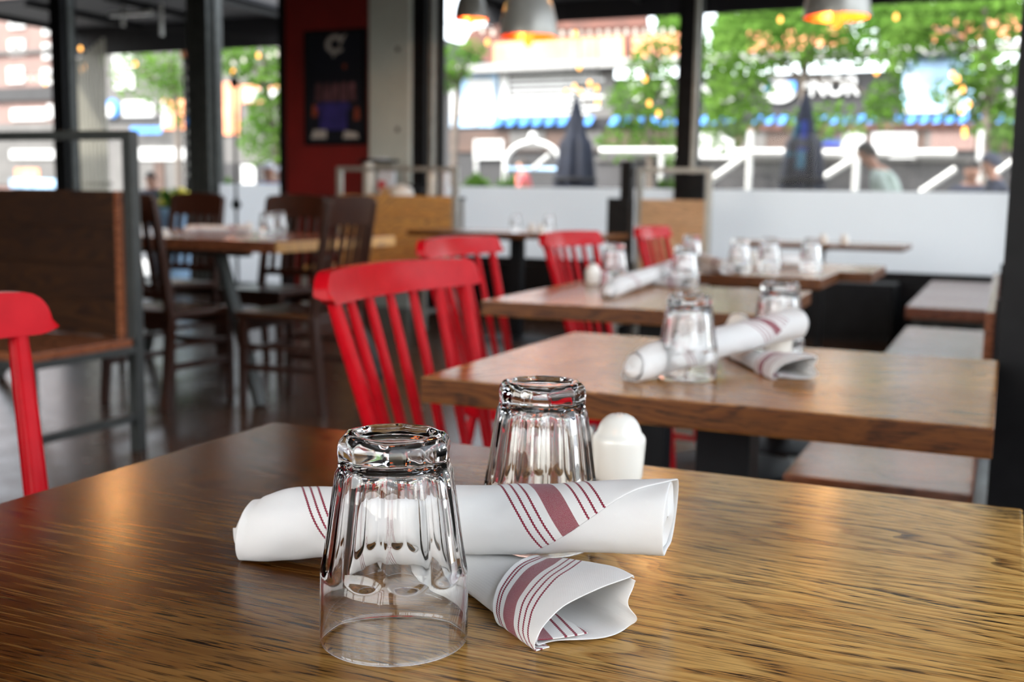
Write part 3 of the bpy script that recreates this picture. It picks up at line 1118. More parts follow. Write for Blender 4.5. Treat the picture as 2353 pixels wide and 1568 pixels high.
def napkin_long(L=.300):
    """the upper napkin: a tight roll whose outer edge runs slantwise across the right end"""
    grids = []
    nu, nv = 110, 150
    turns = 2.35

    def ab(u):
        return (.0258 + .0012 * math.sin(u * 7) - .004 * sm(.1, .0, u), .0240 + .0010 * math.sin(u * 5 + 1) - .0015 * sm(.08, .0, u) + .0012 * sm(.8, 1, u))
    g = []
    for i in range(nu + 1):
        u = i / nu
        x = L * u
        ths = math.radians(max(-150, min(96, -34 + (u - .72) * 470)))
        a, b = ab(u)
        row = []
        for j in range(nv + 1):
            t_ = 2 * PI * turns * j / nv
            th = ths + t_
            rho = 1.03 - .052 * t_ / (2 * PI)
            xx = x
            e1 = sm(.88, 1, u)
            xx += e1 * (.004 * math.sin(th - .6) - .004 * t_ / (2 * PI))
            e0 = sm(.14, 0, u)
            xx += e0 * (.004 * math.sin(th * 1) + .004 * t_ / (2 * PI))
            p = roll_point(xx, th, rho * (1 - .16 * e0 * (math.sin(th) * .5 + .5) * (1 if u < .03 else .6)), a, b, 0)
            p.z -= e0 * .003
            s_ = (PI / 2 - th) * .0245
            row.append((p, (xx - K * s_, s_ + K * xx)))
        g.append(row)
    grids.append(g)
    # ends turned in: a rounded cap at the left, a folded-in closing at the right
    cap, cap2 = [], []
    a1, b1 = ab(1)
    for i in range(9):
        q = 1 - i / 8
        row, row2 = [], []
        for j in range(61):
            th = 2 * PI * j / 60
            p = roll_point(.0015 + .004 * math.sin(th) - .0075 * (1 - q * q), th, .86 * (q * .96 + .02), .0225, .0215, 0)
            p.z -= .003
            row.append((p, (.5 + p.y, p.z)))
            x2 = L - .0050 + .004 * math.sin(th - .6) - .003 * (1 - q) + .003 * math.sin(th * 2 + 1) * q * (1 - q) * 4
            p = roll_point(x2, th, .985 * q + .003, a1, b1, 0)
            row2.append((p, (.5 + p.y, p.z)))
        cap.append(row)
        cap2.append(row2)
    grids += [cap, cap2]
    return grids


def poly_at(pts, t_):
    """point on a smooth closed-or-open control polyline, t_ in 0..1"""
    n = len(pts) - 1
    f = min(max(t_, 0), 1) * n
    i = min(int(f), n - 1)
    f -= i
    p0, p1, p2, p3 = (pts[max(i - 1, 0)], pts[i], pts[i + 1], pts[min(i + 2, n)])
    r_ = []
    for a, b, c_, d in zip(p0, p1, p2, p3):
        r_.append(.5 * (2 * b + (c_ - a) * f + (2 * a - 5 * b + 4 * c_ - d) * f * f + (3 * b - a - 3 * c_ + d) * f ** 3))
    return r_


def napkin_short(L=.205):
    """the lower napkin: flat at the far end, opening into a three-cornered pocket at the near end; z = 0 on the table, y = 0 front"""
    grids = []
    # section at the mouth (y, z): back top -> sloping upper sheet -> front tip -> underside -> back
    MO = [(0.0706, 0.0329), (0.0556, 0.0307), (0.0353, 0.026), (0.0193, 0.0196), (0.0075, 0.0122), (0.0009, 0.0053), (0.0032, 0.0008), (0.0214, 0.0004), (0.046, 0.0006), (0.0653, 0.0011), (0.0712, 0.0085), (0.0733, 0.0223), (0.0706, 0.0329)]
    FA = [(.0560, .0125), (.0500, .0165), (.0340, .0190), (.0200, .0175), (.0100, .0130), (.0050, .0070), (.0080, .0012), (.0200, .0004), (.0400, .0004), (.0540, .0010), (.0590, .0040), (.0590, .0085), (.0560, .0125)]

    def sec(u, t_, off=0., inner=0.):
        k = sm(.30, 1.0, u)
        a, b = poly_at(FA, t_), poly_at(MO, t_)
        y, z = a[0] + (b[0] - a[0]) * k, a[1] + (b[1] - a[1]) * k
        sw = .55 + .45 * sm(.0, .45, u)          # tighter towards the hidden end
        y = .033 + (y - .033) * sw
        # move along the outward direction of the section
        a2 = [p + (q - p) * k for p, q in zip(poly_at(FA, min(1, t_ + .01)), poly_at(MO, min(1, t_ + .01)))]
        a1 = [p + (q - p) * k for p, q in zip(poly_at(FA, max(0, t_ - .01)), poly_at(MO, max(0, t_ - .01)))]
        ty, tz = a2[0] - a1[0], a2[1] - a1[1]
        ln = math.hypot(ty, tz) or 1
        ny, nz = tz / ln, -ty / ln
        nn = noise.noise(Vector((u * 6 + 3, t_ * 5, 1.7))) * .0012 + noise.noise(Vector((u * 14, t_ * 13, 4.2))) * .0005
        d = off + nn * (0 if z < .004 else 1)
        return y + ny * d, max(z + nz * d, .0006)

    def sarc(t_):                                # running length from the back top edge
        return t_ * 12 * .0136
    # under sheet: the whole tube, and its lip
    g = []
    nu, nv = 80, 110
    for i in range(nu + 1):
        u = i / nu
        row = []
        for j in range(nv + 1):
            t_ = j / nv
            y, z = sec(u, t_, -.0014)
            e = sm(.8, 1., u)
            x = L * u + e * (.006 * sm(.5, .7, t_) - .012 * sm(.46, .1, t_) + .003 * math.sin(t_ * 31) * (t_ > .5))
            # crease in the back wall near the mouth
            if t_ > .72:
                y -= .010 * e * math.exp(-((t_ - .90) / .045) ** 2)
            s_ = sarc(t_)
            row.append(((x, y, z), (.9, s_)))
        g.append(row)
    grids.append(g)
    # outer wrap: from the slanting hem to the mouth, over the sloping face and round the front tip
    g = []
    nu, nv = 70, 90
    for j in range(nv + 1):
        t_ = -.02 + .56 * j / nv
        s_ = sarc(t_)
        x0 = L * .53 + .66 * s_ + .10 * max(0, s_ - .05)
        x1 = L + .0015 * math.sin(t_ * 20) + .002 * sm(.3, .5, t_)
        row = []
        for i in range(nu + 1):
            f_ = i / nu
            x = x0 + (x1 - x0) * f_
            y, z = sec(x / L, max(0, t_), .0012 + .0008 * sm(.06, 0, f_))
            if t_ < 0:
                y += -t_ * .05
                z += t_ * .1
            cc = .66 * s_ + .10 * max(0, s_ - .05)
            row.append(((x, y, z), (x - cc, s_ + .66 * x)))
        g.append(row)
    grids.append(g)
    # striped inner fold showing inside the mouth, left of centre
    g = []
    for i in range(25):
        f_ = i / 24
        row = []
        for j in range(25):
            t_ = .47 + .16 * j / 24
            u = .80 + .195 * f_
            y, z = sec(u, t_, -.0028)
            row.append(((L * u + .004 * sm(.5, .62, t_), y + .001, z + .0012), (.300 + (y - .0) * .9 - .25 * (1 - f_) * .03, L * u)))
        g.append(row)
    grids.append(g)
    return grids


def place_axis(o, a, b, L, tilt=0.):
    """lay an object built along its X axis from a towards b"""
    a, b = Vector(a), Vector(b)
    d = (b - a)
    k = d.length / L
    d.normalize()
    y = Vector((0, 0, 1)).cross(d).normalized()
    z = d.cross(y)
    m = Matrix(((d.x, y.x, z.x), (d.y, y.y, z.y), (d.z, y.z, z.z))).to_4x4()
    o.matrix_world = Matrix.Translation(a) @ m @ Matrix.Rotation(tilt, 4, 'X') @ Matrix.Diagonal((k, 1, 1, 1))


c0 = .2135
LINES = [c0 - .028, c0 - .0215, c0 - .015, c0 + .0165, c0 + .0235, c0 + .0305, .045, .0507, .0564]
NM1 = napkin_mat('striped_cotton_long', LINES, [(c0, .0078)])
SL = .205
c1 = SL * .53 + .0205
NM2 = napkin_mat('striped_cotton_short', [c1 - .0155, c1 - .0122, c1 + .0125, c1 + .0185, c1 + .0245, .318, .324, .330], [(c1, .0065), (.305, .0055)])
n1 = solid_grid(napkin_long(), 'napkin_roll', NM1)
n2 = solid_grid(napkin_short(SL), 'napkin_roll', NM2, .0008)
place_axis(n1, (-.492, .636, .7755), (-.192, .707, .8015), .300)
_d = Vector((.81, -.586, 0)).normalized()
_A = Vector((-.2365, .573, .7503))
place_axis(n2, _A - _d * SL, _A, SL)
tag(n1, 'white napkin roll with maroon stripes lying across the other one on the nearest table', 'napkin', 'striped napkin rolls')
tag(n2, 'white napkin roll with open slanted end underneath on the nearest table', 'napkin', 'striped napkin rolls')

tumbler('large upturned fluted tumbler in front of the napkins', (-.320, .554), rz=.1)
tumbler('upturned fluted tumbler behind the napkins beside the salt shaker', (-.3145, .768), rz=.25)
shaker('white porcelain salt shaker standing clear on the nearest table', az(1420, 1101, ZT))
shaker('white porcelain shaker hidden behind the second tumbler', az(1302, 1083, ZT))


def napkin_copy(src, a, b, L, label, tilt=0):
    o = src.copy()
    COL.objects.link(o)
    place_axis(o, a, b, L, tilt)
    return tag(o, label, 'napkin')


# second table
tumbler('blurred upturned tumbler at the front of the second table', az(1578, 869, ZT), rz=.3)
tumbler('blurred upturned tumbler behind the napkins on the second table', az(1786, 812, ZT), rz=.2)
napkin_copy(n1, az(1452, 838, .7745), az(1832, 742, .812), .300, 'long striped napkin roll running behind the front tumbler of the second table')
napkin_copy(n2, az(1622, 808, .7503), az(1772, 872, .7503), SL, 'napkin roll with crumpled open end on the second table')
shaker('white shaker behind the open napkin end on the second table', az(1786, 822, ZT))
shaker('white shaker peeping over the long napkin of the second table', az(1694, 800, ZT))
# third table
tumbler('upturned tumbler at the left of the third table', az(1410, 651, ZT))
tumbler('upturned tumbler in the middle of the third table', az(1572, 656, ZT), rz=.3)
napkin_copy(n1, az(1398, 664, .774), az(1560, 610, .79), .300, 'striped napkin roll between the two tumblers of the third table')
napkin_copy(n2, az(1440, 652, .7503), az(1560, 662, .7503), SL, 'napkin roll lying crosswise under the long one on the third table')
shaker('white shaker at the left rim of the third table', az(1362, 652, ZT))
# fourth and fifth tables
tumbler('upturned tumbler at the left end of the fourth table', az(1588, 612, ZT), rz=.2)
tumbler('upturned tumbler in the middle of the fourth table', az(1698, 626, ZT))
tumbler('upturned tumbler left of the sunlit napkin', az(1766, 622, ZT), rz=.3)
tumbler('upturned tumbler right of the sunlit napkin', az(1862, 622, ZT), rz=.1)
napkin_copy(n1, az(1606, 594, .776), az(1672, 616, .776), .300, 'napkin roll slanting between the tumblers of the fourth table')
napkin_copy(n2, az(1600, 622, .7503), az(1680, 628, .7503), SL, 'shaded napkin roll at the front of the fourth table')
napkin_copy(n1, az(1758, 600, .776), az(1868, 598, .776), .300, 'bright sunlit napkin roll between two tumblers')
shaker('white shaker in front of the sunlit napkin', az(1733, 615, ZT))
# window tables
shaker('white shaker with dark top on the window corner table', at(1893, 553, 7.4))
shaker('white shaker beside the sugar jar on the window corner table', at(1941, 555, 7.4))
tumbler('clear glass on the table in front of the honey booth', at(1185, 515, 7.2), .772)
tumbler('second clear glass on the table in front of the honey booth', at(1262, 517, 7.25), .772)
shaker('white shaker on the table in front of the honey booth', at(1222, 521, 7.1), .772)
shaker('white shaker next to the glass on the table before the honey booth', at(1243, 521, 7.05), .772)
tumbler('clear glass standing on the trestle table', (-3.62, 4.9), .79)
tumbler('clear glass at the far side of the trestle table', (-3.72, 5.15), .79)
napkin_copy(n1, (-4.05, 4.75, .815), (-3.78, 4.95, .815), .3, 'white napkin roll on the trestle table')
napkin_copy(n2, (-4.1, 5.0, .7903), (-3.93, 4.88, .7903), SL, 'shorter napkin roll crossing another on the trestle table')
shaker('white shaker on the trestle table', (-3.85, 5.05), .79)

# ------------------------------------------------------------------ service stand behind the honey booth, small props
sx0, sx1 = at(800, 430, 8.35).x, at(1046, 430, 8.35).x
r = thing('service_stand', 'low service stand with bottles behind the honey coloured booth', 'stand', ((sx0 + sx1) / 2, 8.35, 0))
hw = (sx1 - sx0) / 2
box('worktop', 'black', r, -hw, hw, -.2, .2, .985, 1.01, bevel=.004)
box('shelf', 'black', r, -hw + .03, hw - .03, -.18, .18, .45, .47, bevel=.003)
for sx in (-1, 1):
    for sy in (-1, 1):
        box('leg', 'zinc', r, sx * (hw - .02) - .015, sx * (hw - .02) + .015, sy * .17 - .015, sy * .17 + .015, 0, .985, bevel=.003)
MAT['white_plastic'] = plain('white_plastic', (.80, .78, .70), .4, 0, .05)
MAT['red_plastic'] = plain('red_plastic', (.55, .02, .03), .4, 0, .1)
MAT['paper'] = plain('white_paper', (.74, .76, .80), .7, 0, .06)
MAT['amber'] = plain('amber_sauce', (.30, .10, .03), .3, 0, .2)


def on_stand(px, Y=8.35):
    q = at(px, 430, Y)
    return (q.x, Y, 1.0105)


r = thing('squeeze_bottle', 'tall white squeeze bottle on the service stand', 'bottle', on_stand(848))
MB().lathe([(0, 0), (.045, 0), (.048, .01), (.048, .19), (.036, .215), (.02, .225), (0, .225)], 24).build('bottle_body', 'white_plastic', r, smooth=True)
MB().lathe([(0, .225), (.04, .225), (.045, .25), (.04, .285), (.02, .30), (0, .302)], 20).build('round_cap', 'white_plastic', r, smooth=True)
r = thing('carton', 'white carton with a red corner on the service stand', 'carton', on_stand(889, 8.42), .3)
box('carton_body', 'paper', r, -.07, .07, -.04, .04, 0, .19, bevel=.004)
box('red_label', 'red_plastic', r, -.072, -.0, -.043, -.0402, .05, .13)
MB().prism([(-.04, 0), (.04, 0), (0, .045)], (0, 1, 0), (0, 0, 1), (1, 0, 0), .14, (-.07, 0, .19)).build('gable_top', 'paper', r)
r = thing('white_bowl', 'upturned white bowl on the service stand', 'bowl', on_stand(922, 8.28))
MB().lathe([(.105, 0), (.11, .004), (.105, .04), (.085, .075), (.05, .092), (.03, .094), (.03, .1), (0, .1)], 32).build('bowl_body', 'white_ceramic', r, smooth=True)
MB().lathe([(.11, 0), (.116, .002), (.116, .008), (.109, .008)], 32, close=True).build('bowl_rim', 'white_ceramic', r, smooth=True)
r = thing('black_pan', 'black pan leaning behind the white bowl', 'pan', on_stand(948, 8.46))
MB().lathe([(0, 0), (.08, 0), (.11, .03), (.115, .1), (.105, .1), (.1, .035), (.075, .01), (0, .01)], 28).build('pan_body', 'black', r, smooth=True)
MB().tube([(.11, 0, .085), (.2, 0, .1), (.27, 0, .11)], .012, 8).build('pan_handle', 'black', r, smooth=True)
r = thing('tray_stack', 'black serving tray raised on a rack above the service stand', 'tray', on_stand(870, 8.47))
for sx in (-1, 1):
    box('rack_leg', 'zinc', r, sx * .15 - .008, sx * .15 + .008, -.008, .008, 0, .29)
MB().lathe([(0, .29), (.17, .29), (.185, .31), (.178, .312), (.165, .297), (0, .297)], 32).build('tray', 'black', r, smooth=True)
MB().lathe([(0, .297), (.09, .297), (.09, .325), (0, .33)], 24).build('folded_cloth', 'paper', r, smooth=True)
r = thing('menu_holder', 'small tan menu block on the service stand', 'menu', on_stand(888, 8.2))
box('menu_base', 'booth_light', r, -.06, .06, -.02, .02, 0, .02, bevel=.002)
box('menu_card', 'booth_pale', r, -.055, .055, -.003, .003, .02, .07)
for px_, lab in ((992, 'tall cream canister at the right end of the service stand'), (1022, 'tall clear canister at the right end of the service stand')):
    r = thing('canister', lab, 'canister', on_stand(px_, 8.36))
    MB().lathe([(0, 0), (.038, 0), (.04, .01), (.04, .19), (.03, .205), (0, .206)], 20).build('canister_body', 'white_plastic' if px_ < 1000 else 'paper', r, smooth=True)
    MB().lathe([(0, .206), (.033, .206), (.033, .222), (0, .224)], 20).build('lid', 'zinc', r, smooth=True)

q = at(540, 300, 8.55)
r = thing('iron_post', 'slim black iron post with a ball finial by the narrow window', 'post', (q.x, 8.55, 0))
zt_ = at(540, 165, 8.55).z
MB().lathe([(0, 0), (.12, 0), (.12, .02), (.03, .05), (.02, .1)], 20).build('foot', 'black', r, smooth=True)
MB().tube([(0, 0, .05), (0, 0, zt_)], .014, 10).build('pole', 'black', r, smooth=True)
zb_ = at(540, 190, 8.55).z
MB().lathe([(0, -.05), (.03, -.04), (.042, 0), (.03, .04), (0, .05)], 16, (0, 0, zb_)).build('ball_finial', 'black', r, smooth=True)
zc_ = at(540, 470, 8.55).z
MB().lathe([(.014, -.05), (.035, -.03), (.05, .0), (.025, .04), (.014, .07)], 16, (0, 0, zc_)).build('collar', 'black', r, smooth=True)

q = at(668, 490, 8.3)
r = thing('pedestal_stand', 'small black pedestal below the poster carrying a jug', 'stand', (q.x, 8.3, 0))
MB().lathe([(0, 0), (.16, 0), (.16, .02), (.03, .05), (.025, q.z - .03), (.12, q.z - .02), (.12, q.z), (0, q.z)], 24).build('stand_body', 'black', r, smooth=True)
box('stand_plate', 'black', r, -.1, .1, -.1, .1, q.z, q.z + .008, bevel=.002)
r = thing('water_jug', 'white jug with a black handle on the pedestal', 'jug', (q.x, 8.3, q.z + .0085))
MB().lathe([(0, 0), (.04, 0), (.055, .03), (.055, .09), (.04, .13), (.03, .14), (0, .14)], 24).build('jug_body', 'white_ceramic', r, smooth=True)
MB().tube([(-.05, 0, .03), (-.1, 0, .05), (-.105, 0, .11), (-.06, 0, .15), (-.01, 0, .15)], .013, 8).build('handle', 'black', r, smooth=True)

# ------------------------------------------------------------------ outside
struct(box('ground', plain('grey_asphalt', (.055, .055, .057), .8, 0, .2, 1.5), None, -60, 45, YW + .1, 75, -.25, -.12), 'grey street and patio paving outside')
struct(box('floor_patio', plain('pale_patio_paving', (.42, .41, .39), .8, 0, .08, 2), None, -22, 14, YW + .12, 14.2, -.12, -.1), 'pale paving of the patio outside')
MAT['o_grey'] = plain('charcoal_facade', (.021, .020, .0205), .7, 0, .15, 1.2)
MAT['o_grey2'] = plain('warm_grey_facade', (.085, .08, .075), .7, 0, .15, 1.2)
MAT['o_brown'] = plain('brown_shopfront', (.055, .028, .018), .6, 0, .25, 1.5)
MAT['o_roof'] = plain('rust_brown_roof', (.10, .035, .022), .7, 0, .2, 2)
MAT['o_white'] = plain('bright_white_panel', (.50, .50, .49), .5, 0, .04, 2)
MAT['o_cream'] = plain('cream_slat', (.40, .38, .31), .6, 0, .08, 3)
MAT['o_orange'] = plain('orange_banner', (.80, .27, .13), .5, 0, .3, 2.2)
MAT['o_blue'] = plain('sky_blue_flap', (.06, .26, .72), .45, 0, .1, 3)
MAT['o_paleblue'] = plain('pale_blue_poster', (.30, .48, .72), .5, 0, .5, 1.8)
MAT['o_pink'] = plain('pinkish_brick', (.17, .105, .09), .75, 0, .12, 2)
MAT['o_navy'] = plain('navy_canvas', (.011, .016, .034), .7, 0, .25, 5)
MAT['o_teal'] = plain('teal_print', (.03, .13, .20), .7, 0, .2, 8)
MAT['o_royal'] = plain('royal_blue_print', (.015, .035, .22), .7, 0, .2, 8)
MAT['o_rail'] = plain('white_painted_steel', (.66, .66, .63), .35, .2, .05)
MAT['o_black'] = plain('black_canopy_fabric', (.010, .010, .013), .8, 0, .2, 2)
MAT['o_street'] = plain('dark_grey_parapet', (.052, .050, .052), .8, 0, .15, 2)
MAT['bark'] = plain('grey_brown_bark', (.10, .08, .065), .9, 0, .3, 14)
MAT['lamp_reflection'] = glow('warm_lamp_reflection', (1, .45, .10), 5)  # glow standing in for lamp reflections in the window glass
MAT['white_bulb'] = glow('white_string_globe', (1, .93, .82), 2.2)
t = NT('spring_leaf')
f = t.noise(t.obj(), 1.3, 3)
c = t.ramp(f, [(.3, (.065, .155, .022)), (.7, (.13, .235, .045))])
df, tl = t.n('BsdfDiffuse'), t.n('BsdfTranslucent')
t.l(c, df.inputs[0])
t.l(c, tl.inputs[0])
mx = t.n('MixShader')
mx.inputs[0].default_value = .5
t.l(df.outputs[0], mx.inputs[1])
t.l(tl.outputs[0], mx.inputs[2])
t.l(mx.outputs[0], t.out.inputs[0])
MAT['leaf'] = t.m


class Facade:
    """a building front on the plane Y; parts are laid out in wall coordinates"""
    def __init__(s, name, label, Y, px0, px1, ytop, depth=6, mat='o_grey'):
        s.Y = Y
        a, b = at(px0, 300, Y), at(px1, 300, Y)
        zt = at((px0 + px1) / 2, ytop, Y).z
        s.r = thing(name, label, 'building', ((a.x + b.x) / 2, Y, -.12))
        s.o = s.r.location
        box('wall', mat, s.r, a.x - s.o.x, b.x - s.o.x, 0, depth, 0, zt + .12)

    def rect(s, name, mat, x0, y0, x1, y1, d=.08, off=0., par=None):
        a, b = at(x0, y0, s.Y), at(x1, y1, s.Y)
        z1 = max(a.z, at(x1, y0, s.Y).z) if False else (a.z + at(x1, y0, s.Y).z) / 2
        z0 = (b.z + at(x0, y1, s.Y).z) / 2
        return box(name, mat, par or s.r, a.x - s.o.x, b.x - s.o.x, -off - d, -off, z0 - s.o.z, z1 - s.o.z)

    def poly(s, name, mat, pts, d=.05, off=.08):
        P = [at(x, y, s.Y) - s.o for x, y in pts]
        return MB().prism([(p.x, p.z) for p in P], (1, 0, 0), (0, 0, 1), (0, -1, 0), d, (0, -off, 0)).build(name, mat, s.r)

    def text(s, name, mat, body, x0, y0, x1, y1, off=.1):
        a, b = at(x0, y0, s.Y), at(x1, y1, s.Y)
        cu = bpy.data.curves.new(name, 'FONT')
        cu.body = body
        cu.extrude = .03
        cu.size = 1
        cu.offset = .02
        tmp = bpy.data.objects.new(name, cu)
        COL.objects.link(tmp)
        bpy.context.view_layer.update()
        me = bpy.data.meshes.new_from_object(tmp.evaluated_get(bpy.context.evaluated_depsgraph_get()))
        bpy.data.objects.remove(tmp)
        me.name = name
        xs = [v.co.x for v in me.vertices]
        ys = [v.co.y for v in me.vertices]
        kx = (b.x - a.x) / (max(xs) - min(xs))
        kz = (a.z - b.z) / (max(ys) - min(ys))
        for v in me.vertices:
            v.co = Vector((a.x - s.o.x + (v.co.x - min(xs)) * kx, -off - v.co.z, b.z - s.o.z + (v.co.y - min(ys)) * kz))
        me.materials.clear()
        me.materials.append(MAT[mat])
        return link(name, me, s.r)


F = Facade('shop_building', 'long charcoal shop building across the street with white signs', 24, 985, 2700, 168)
MAT['o_cornice'] = plain('pale_stone_cornice', (.24, .235, .225), .6, 0, .1, 2)
F.poly('cornice', 'o_cornice', [(1000, 176), (2480, 118), (2480, 98), (1000, 158)], .5, 0)
F.poly('roof_slope', 'o_roof', [(1130, 158), (1480, 138), (1470, 20), (1280, 22), (1060, 60), (1040, 100)], .1, -.6)
F.poly('banner', 'o_orange', [(1145, 148), (1440, 138), (1440, 86), (1145, 102)], .06, .2)
F.poly('banner', 'o_orange', [(1462, 135), (1568, 132), (1568, 80), (1462, 88)], .06, .2)
F.poly('banner', 'o_orange', [(1725, 122), (1950, 112), (1950, 62), (1725, 72)], .06, .2)
F.poly('banner', 'o_orange', [(2140, 100), (2420, 88), (2420, 36), (2140, 52)], .06, .2)
F.rect('blue_poster', 'o_paleblue', 1038, 172, 1142, 292, .06)
F.poly('poster_panel', 'o_white', [(1075, 182), (1138, 182), (1138, 280), (1118, 282)], .02, .065)
F.poly('poster_panel', 'o_white', [(1036, 178), (1060, 182), (1068, 262), (1040, 290)], .02, .065)
F.poly('poster_panel', 'o_white', [(1076, 225), (1100, 270), (1098, 290), (1072, 286)], .02, .065)
F.rect('menu_board', 'o_grey2', 1150, 165, 1410, 278, .06)
F.rect('menu_column', 'o_white', 1152, 170, 1170, 272, .02, .065)
for k in range(8):
    y = 172 + k * 12.6
    F.rect('menu_line', 'o_white', 1176, y, 1176 + (205, 215, 150, 190, 215, 165, 205, 180)[k], y + 5.6, .02, .065)
F.text('sign_letter', 'o_white', 'S', 1452, 188, 1484, 232)
F.text('sign_letter', 'o_white', 'A', 1516, 188, 1552, 232)
F.text('sign_letter', 'o_white', 'A', 1605, 196, 1640, 232)
F.text('sign_letter', 'o_white', 'S', 1658, 200, 1688, 236)
F.poly('round_logo', 'o_white', [(1792 + 40 * math.cos(k * PI / 12), 206 + 31 * math.sin(k * PI / 12)) for k in range(24)], .05, .06)
F.poly('logo_swoosh', 'o_blue', [(1760, 192), (1778, 188), (1770, 212), (1757, 218)], .03, .115)
F.poly('logo_swoosh', 'o_blue', [(1810, 178), (1830, 184), (1832, 206), (1822, 214)], .03, .115)
F.text('sign_lettering', 'o_white', 'NOR', 1866, 177, 1976, 220)
F.rect('pale_banner', 'o_paleblue', 2078, 138, 2232, 288, .06)
F.poly('banner_panel', 'o_white', [(2080, 175), (2108, 165), (2112, 225), (2082, 230)], .02, .065)
F.poly('banner_panel', 'o_white', [(2078, 250), (2130, 232), (2190, 262), (2200, 286), (2078, 288)], .02, .065)
F.poly('banner_panel', 'o_white', [(2172, 205), (2210, 200), (2208, 262), (2176, 262)], .02, .065)
for x, y in ((2262, 195), (2264, 222), (2290, 232), (2318, 180), (2316, 218), (2322, 240)):
    F.poly('sign_dot', 'o_white', [(x + 9 * math.cos(k * PI / 4), y + 9 * math.sin(k * PI / 4)) for k in range(8)], .04, .06)
F.rect('flap_strip', 'o_black', 1140, 266, 2450, 293, .05, .1)
x = 1143.
k = 0
while x < 2440:
    y = 281 - .0055 * (x - 1143)
    if k % 11 not in (8, ):
        F.poly('awning_flap', 'o_blue', [(x, y + 10), (x + 17, y + 9), (x + 27, y - 10), (x + 10, y - 9)], .04, .25)
    x += 29.4
    k += 1
F.rect('storefront', 'o_brown', 1036, 294, 2500, 348, .06)
F.rect('storefront_beam', 'o_roof', 1700, 286, 2330, 298, .12, .06)
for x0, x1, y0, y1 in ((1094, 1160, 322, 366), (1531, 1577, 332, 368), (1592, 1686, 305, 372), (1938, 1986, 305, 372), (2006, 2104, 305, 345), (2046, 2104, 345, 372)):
    F.rect('glare_pane', 'o_white', x0, y0, x1, y1, .04, .08)  # white colour stands in for sky glare on the glass
for x0, x1 in ((1175, 1255), (1350, 1385), (1710, 1760), (2130, 2200)):
    F.rect('shop_window', 'o_grey2', x0, 300, x1, 344, .03, .065)
F.rect('blue_poster', 'o_royal', 1890, 320, 1935, 336, .03, .07)
F.rect('timber_panel', 'o_pink', 2140, 300, 2240, 345, .03, .07)

G = Facade('reflected_building', 'reflection of the shop building modelled as a pale grey front behind the left windows', 27, 150, 985, 100, 6, 'o_grey2')  # stands in for the shop building's reflection in the left glass
G.rect('sign_plate', 'o_white', 284, 232, 356, 268, .06)  # part of the reflected shop building
G.poly('round_logo', 'o_blue', [(263 + 15 * math.cos(k * PI / 8), 250 + 22 * math.sin(k * PI / 8)) for k in range(16)], .05, .06)
G.poly('round_logo_core', 'o_white', [(260 + 9 * math.cos(k * PI / 8), 255 + 15 * math.sin(k * PI / 8)) for k in range(16)], .05, .12)
G.rect('grey_band', 'o_grey', 250, 268, 420, 282, .05)
G.rect('banner', 'o_orange', 374, 228, 426, 298, .06)
G.rect('banner', 'o_orange', 500, 190, 552, 310, .06)
G.rect('banner', 'o_orange', 558, 195, 672, 236, .06)
G.rect('banner_core', 'o_white', 566, 205, 668, 232, .03, .065)
G.rect('banner_core', 'o_white', 376, 235, 392, 290, .03, .065)
for k in range(5):
    G.poly('awning_flap', 'o_blue', [(312 + 15 * k, 309), (324 + 15 * k, 308), (328 + 15 * k, 292), (316 + 15 * k, 293)], .04, .25)
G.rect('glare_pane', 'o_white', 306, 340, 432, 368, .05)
G.rect('white_blind', 'o_white', 262, 125, 310, 205, .05)
G.rect('brown_door', 'o_brown', 355, 372, 380, 450, .05)
G.rect('storefront', 'o_grey', 500, 375, 690, 460, .05)
G.rect('white_blind', 'o_white', 560, 380, 592, 425, .05, .06)

B = Facade('apartment_block', 'pinkish brick apartment block behind the leftmost window', 42, -260, 150, -60, 8, 'o_pink')
for x0, y0 in ((22, 30), (100, 45), (22, 92), (100, 100), (20, 155), (98, 158)):
    w_ = B.rect('window', 'o_white', x0, y0, x0 + 38, y0 + 36, .1)
    B.rect('pane', 'o_grey2', x0 + 8, y0 + 8, x0 + 17, y0 + 28, .02, .1, w_)
    B.rect('pane', 'o_grey2', x0 + 21, y0 + 8, x0 + 30, y0 + 28, .02, .1, w_)
B.rect('floor_band', 'o_grey2', -200, 120, 150, 128, .2)
B.rect('floor_band', 'o_grey', -200, 205, 150, 235, .2)
B.rect('sign_plate', 'o_white', 28, 250, 110, 276, .1)
B.rect('sign_plate', 'o_white', 112, 240, 148, 272, .1)
B.rect('shop_glass', 'o_grey2', -200, 285, 150, 425, .1)
B.rect('white_blind', 'o_white', 30, 345, 148, 365, .1, .1)
B.rect('pink_display', 'o_orange', 40, 388, 95, 412, .05, .1)
B.rect('white_blind', 'o_paleblue', 30, 412, 148, 432, .1, .1)

# canopies over the patio
zc = at(1462, 41, 11.2).z
ZCAN1 = zc + .2
x0, x1 = at(1120, 30, 11.2).x, 6
r = thing('patio_canopy', 'black canopy outside above the wide windows', 'canopy', ((x0 + x1) / 2, 10.3, zc))
hx = (x1 - x0) / 2
box('canopy_sheet', 'o_black', r, -hx, hx, -.95, .9, .2, .24)
box('valance', 'o_black', r, -hx, hx, .86, .9, 0, .2)
for k in range(8):
    xx = -hx + .2 + k * (2 * hx - .4) / 7
    box('rafter', 'black', r, xx - .02, xx + .02, -.95, .86, .14, .2)
zc = at(440, 117, 11.2).z
ZCAN2 = zc + .35
x0, x1 = at(160, 60, 11.2).x, at(692, 60, 11.2).x
r = thing('patio_canopy', 'black canopy outside above the left shop windows', 'canopy', ((x0 + x1) / 2, 10.3, zc))
hx = (x1 - x0) / 2
box('canopy_sheet', 'o_black', r, -hx, hx, -.95, .9, .35, .39)
box('valance', 'o_black', r, -hx, hx, .86, .9, 0, .8)
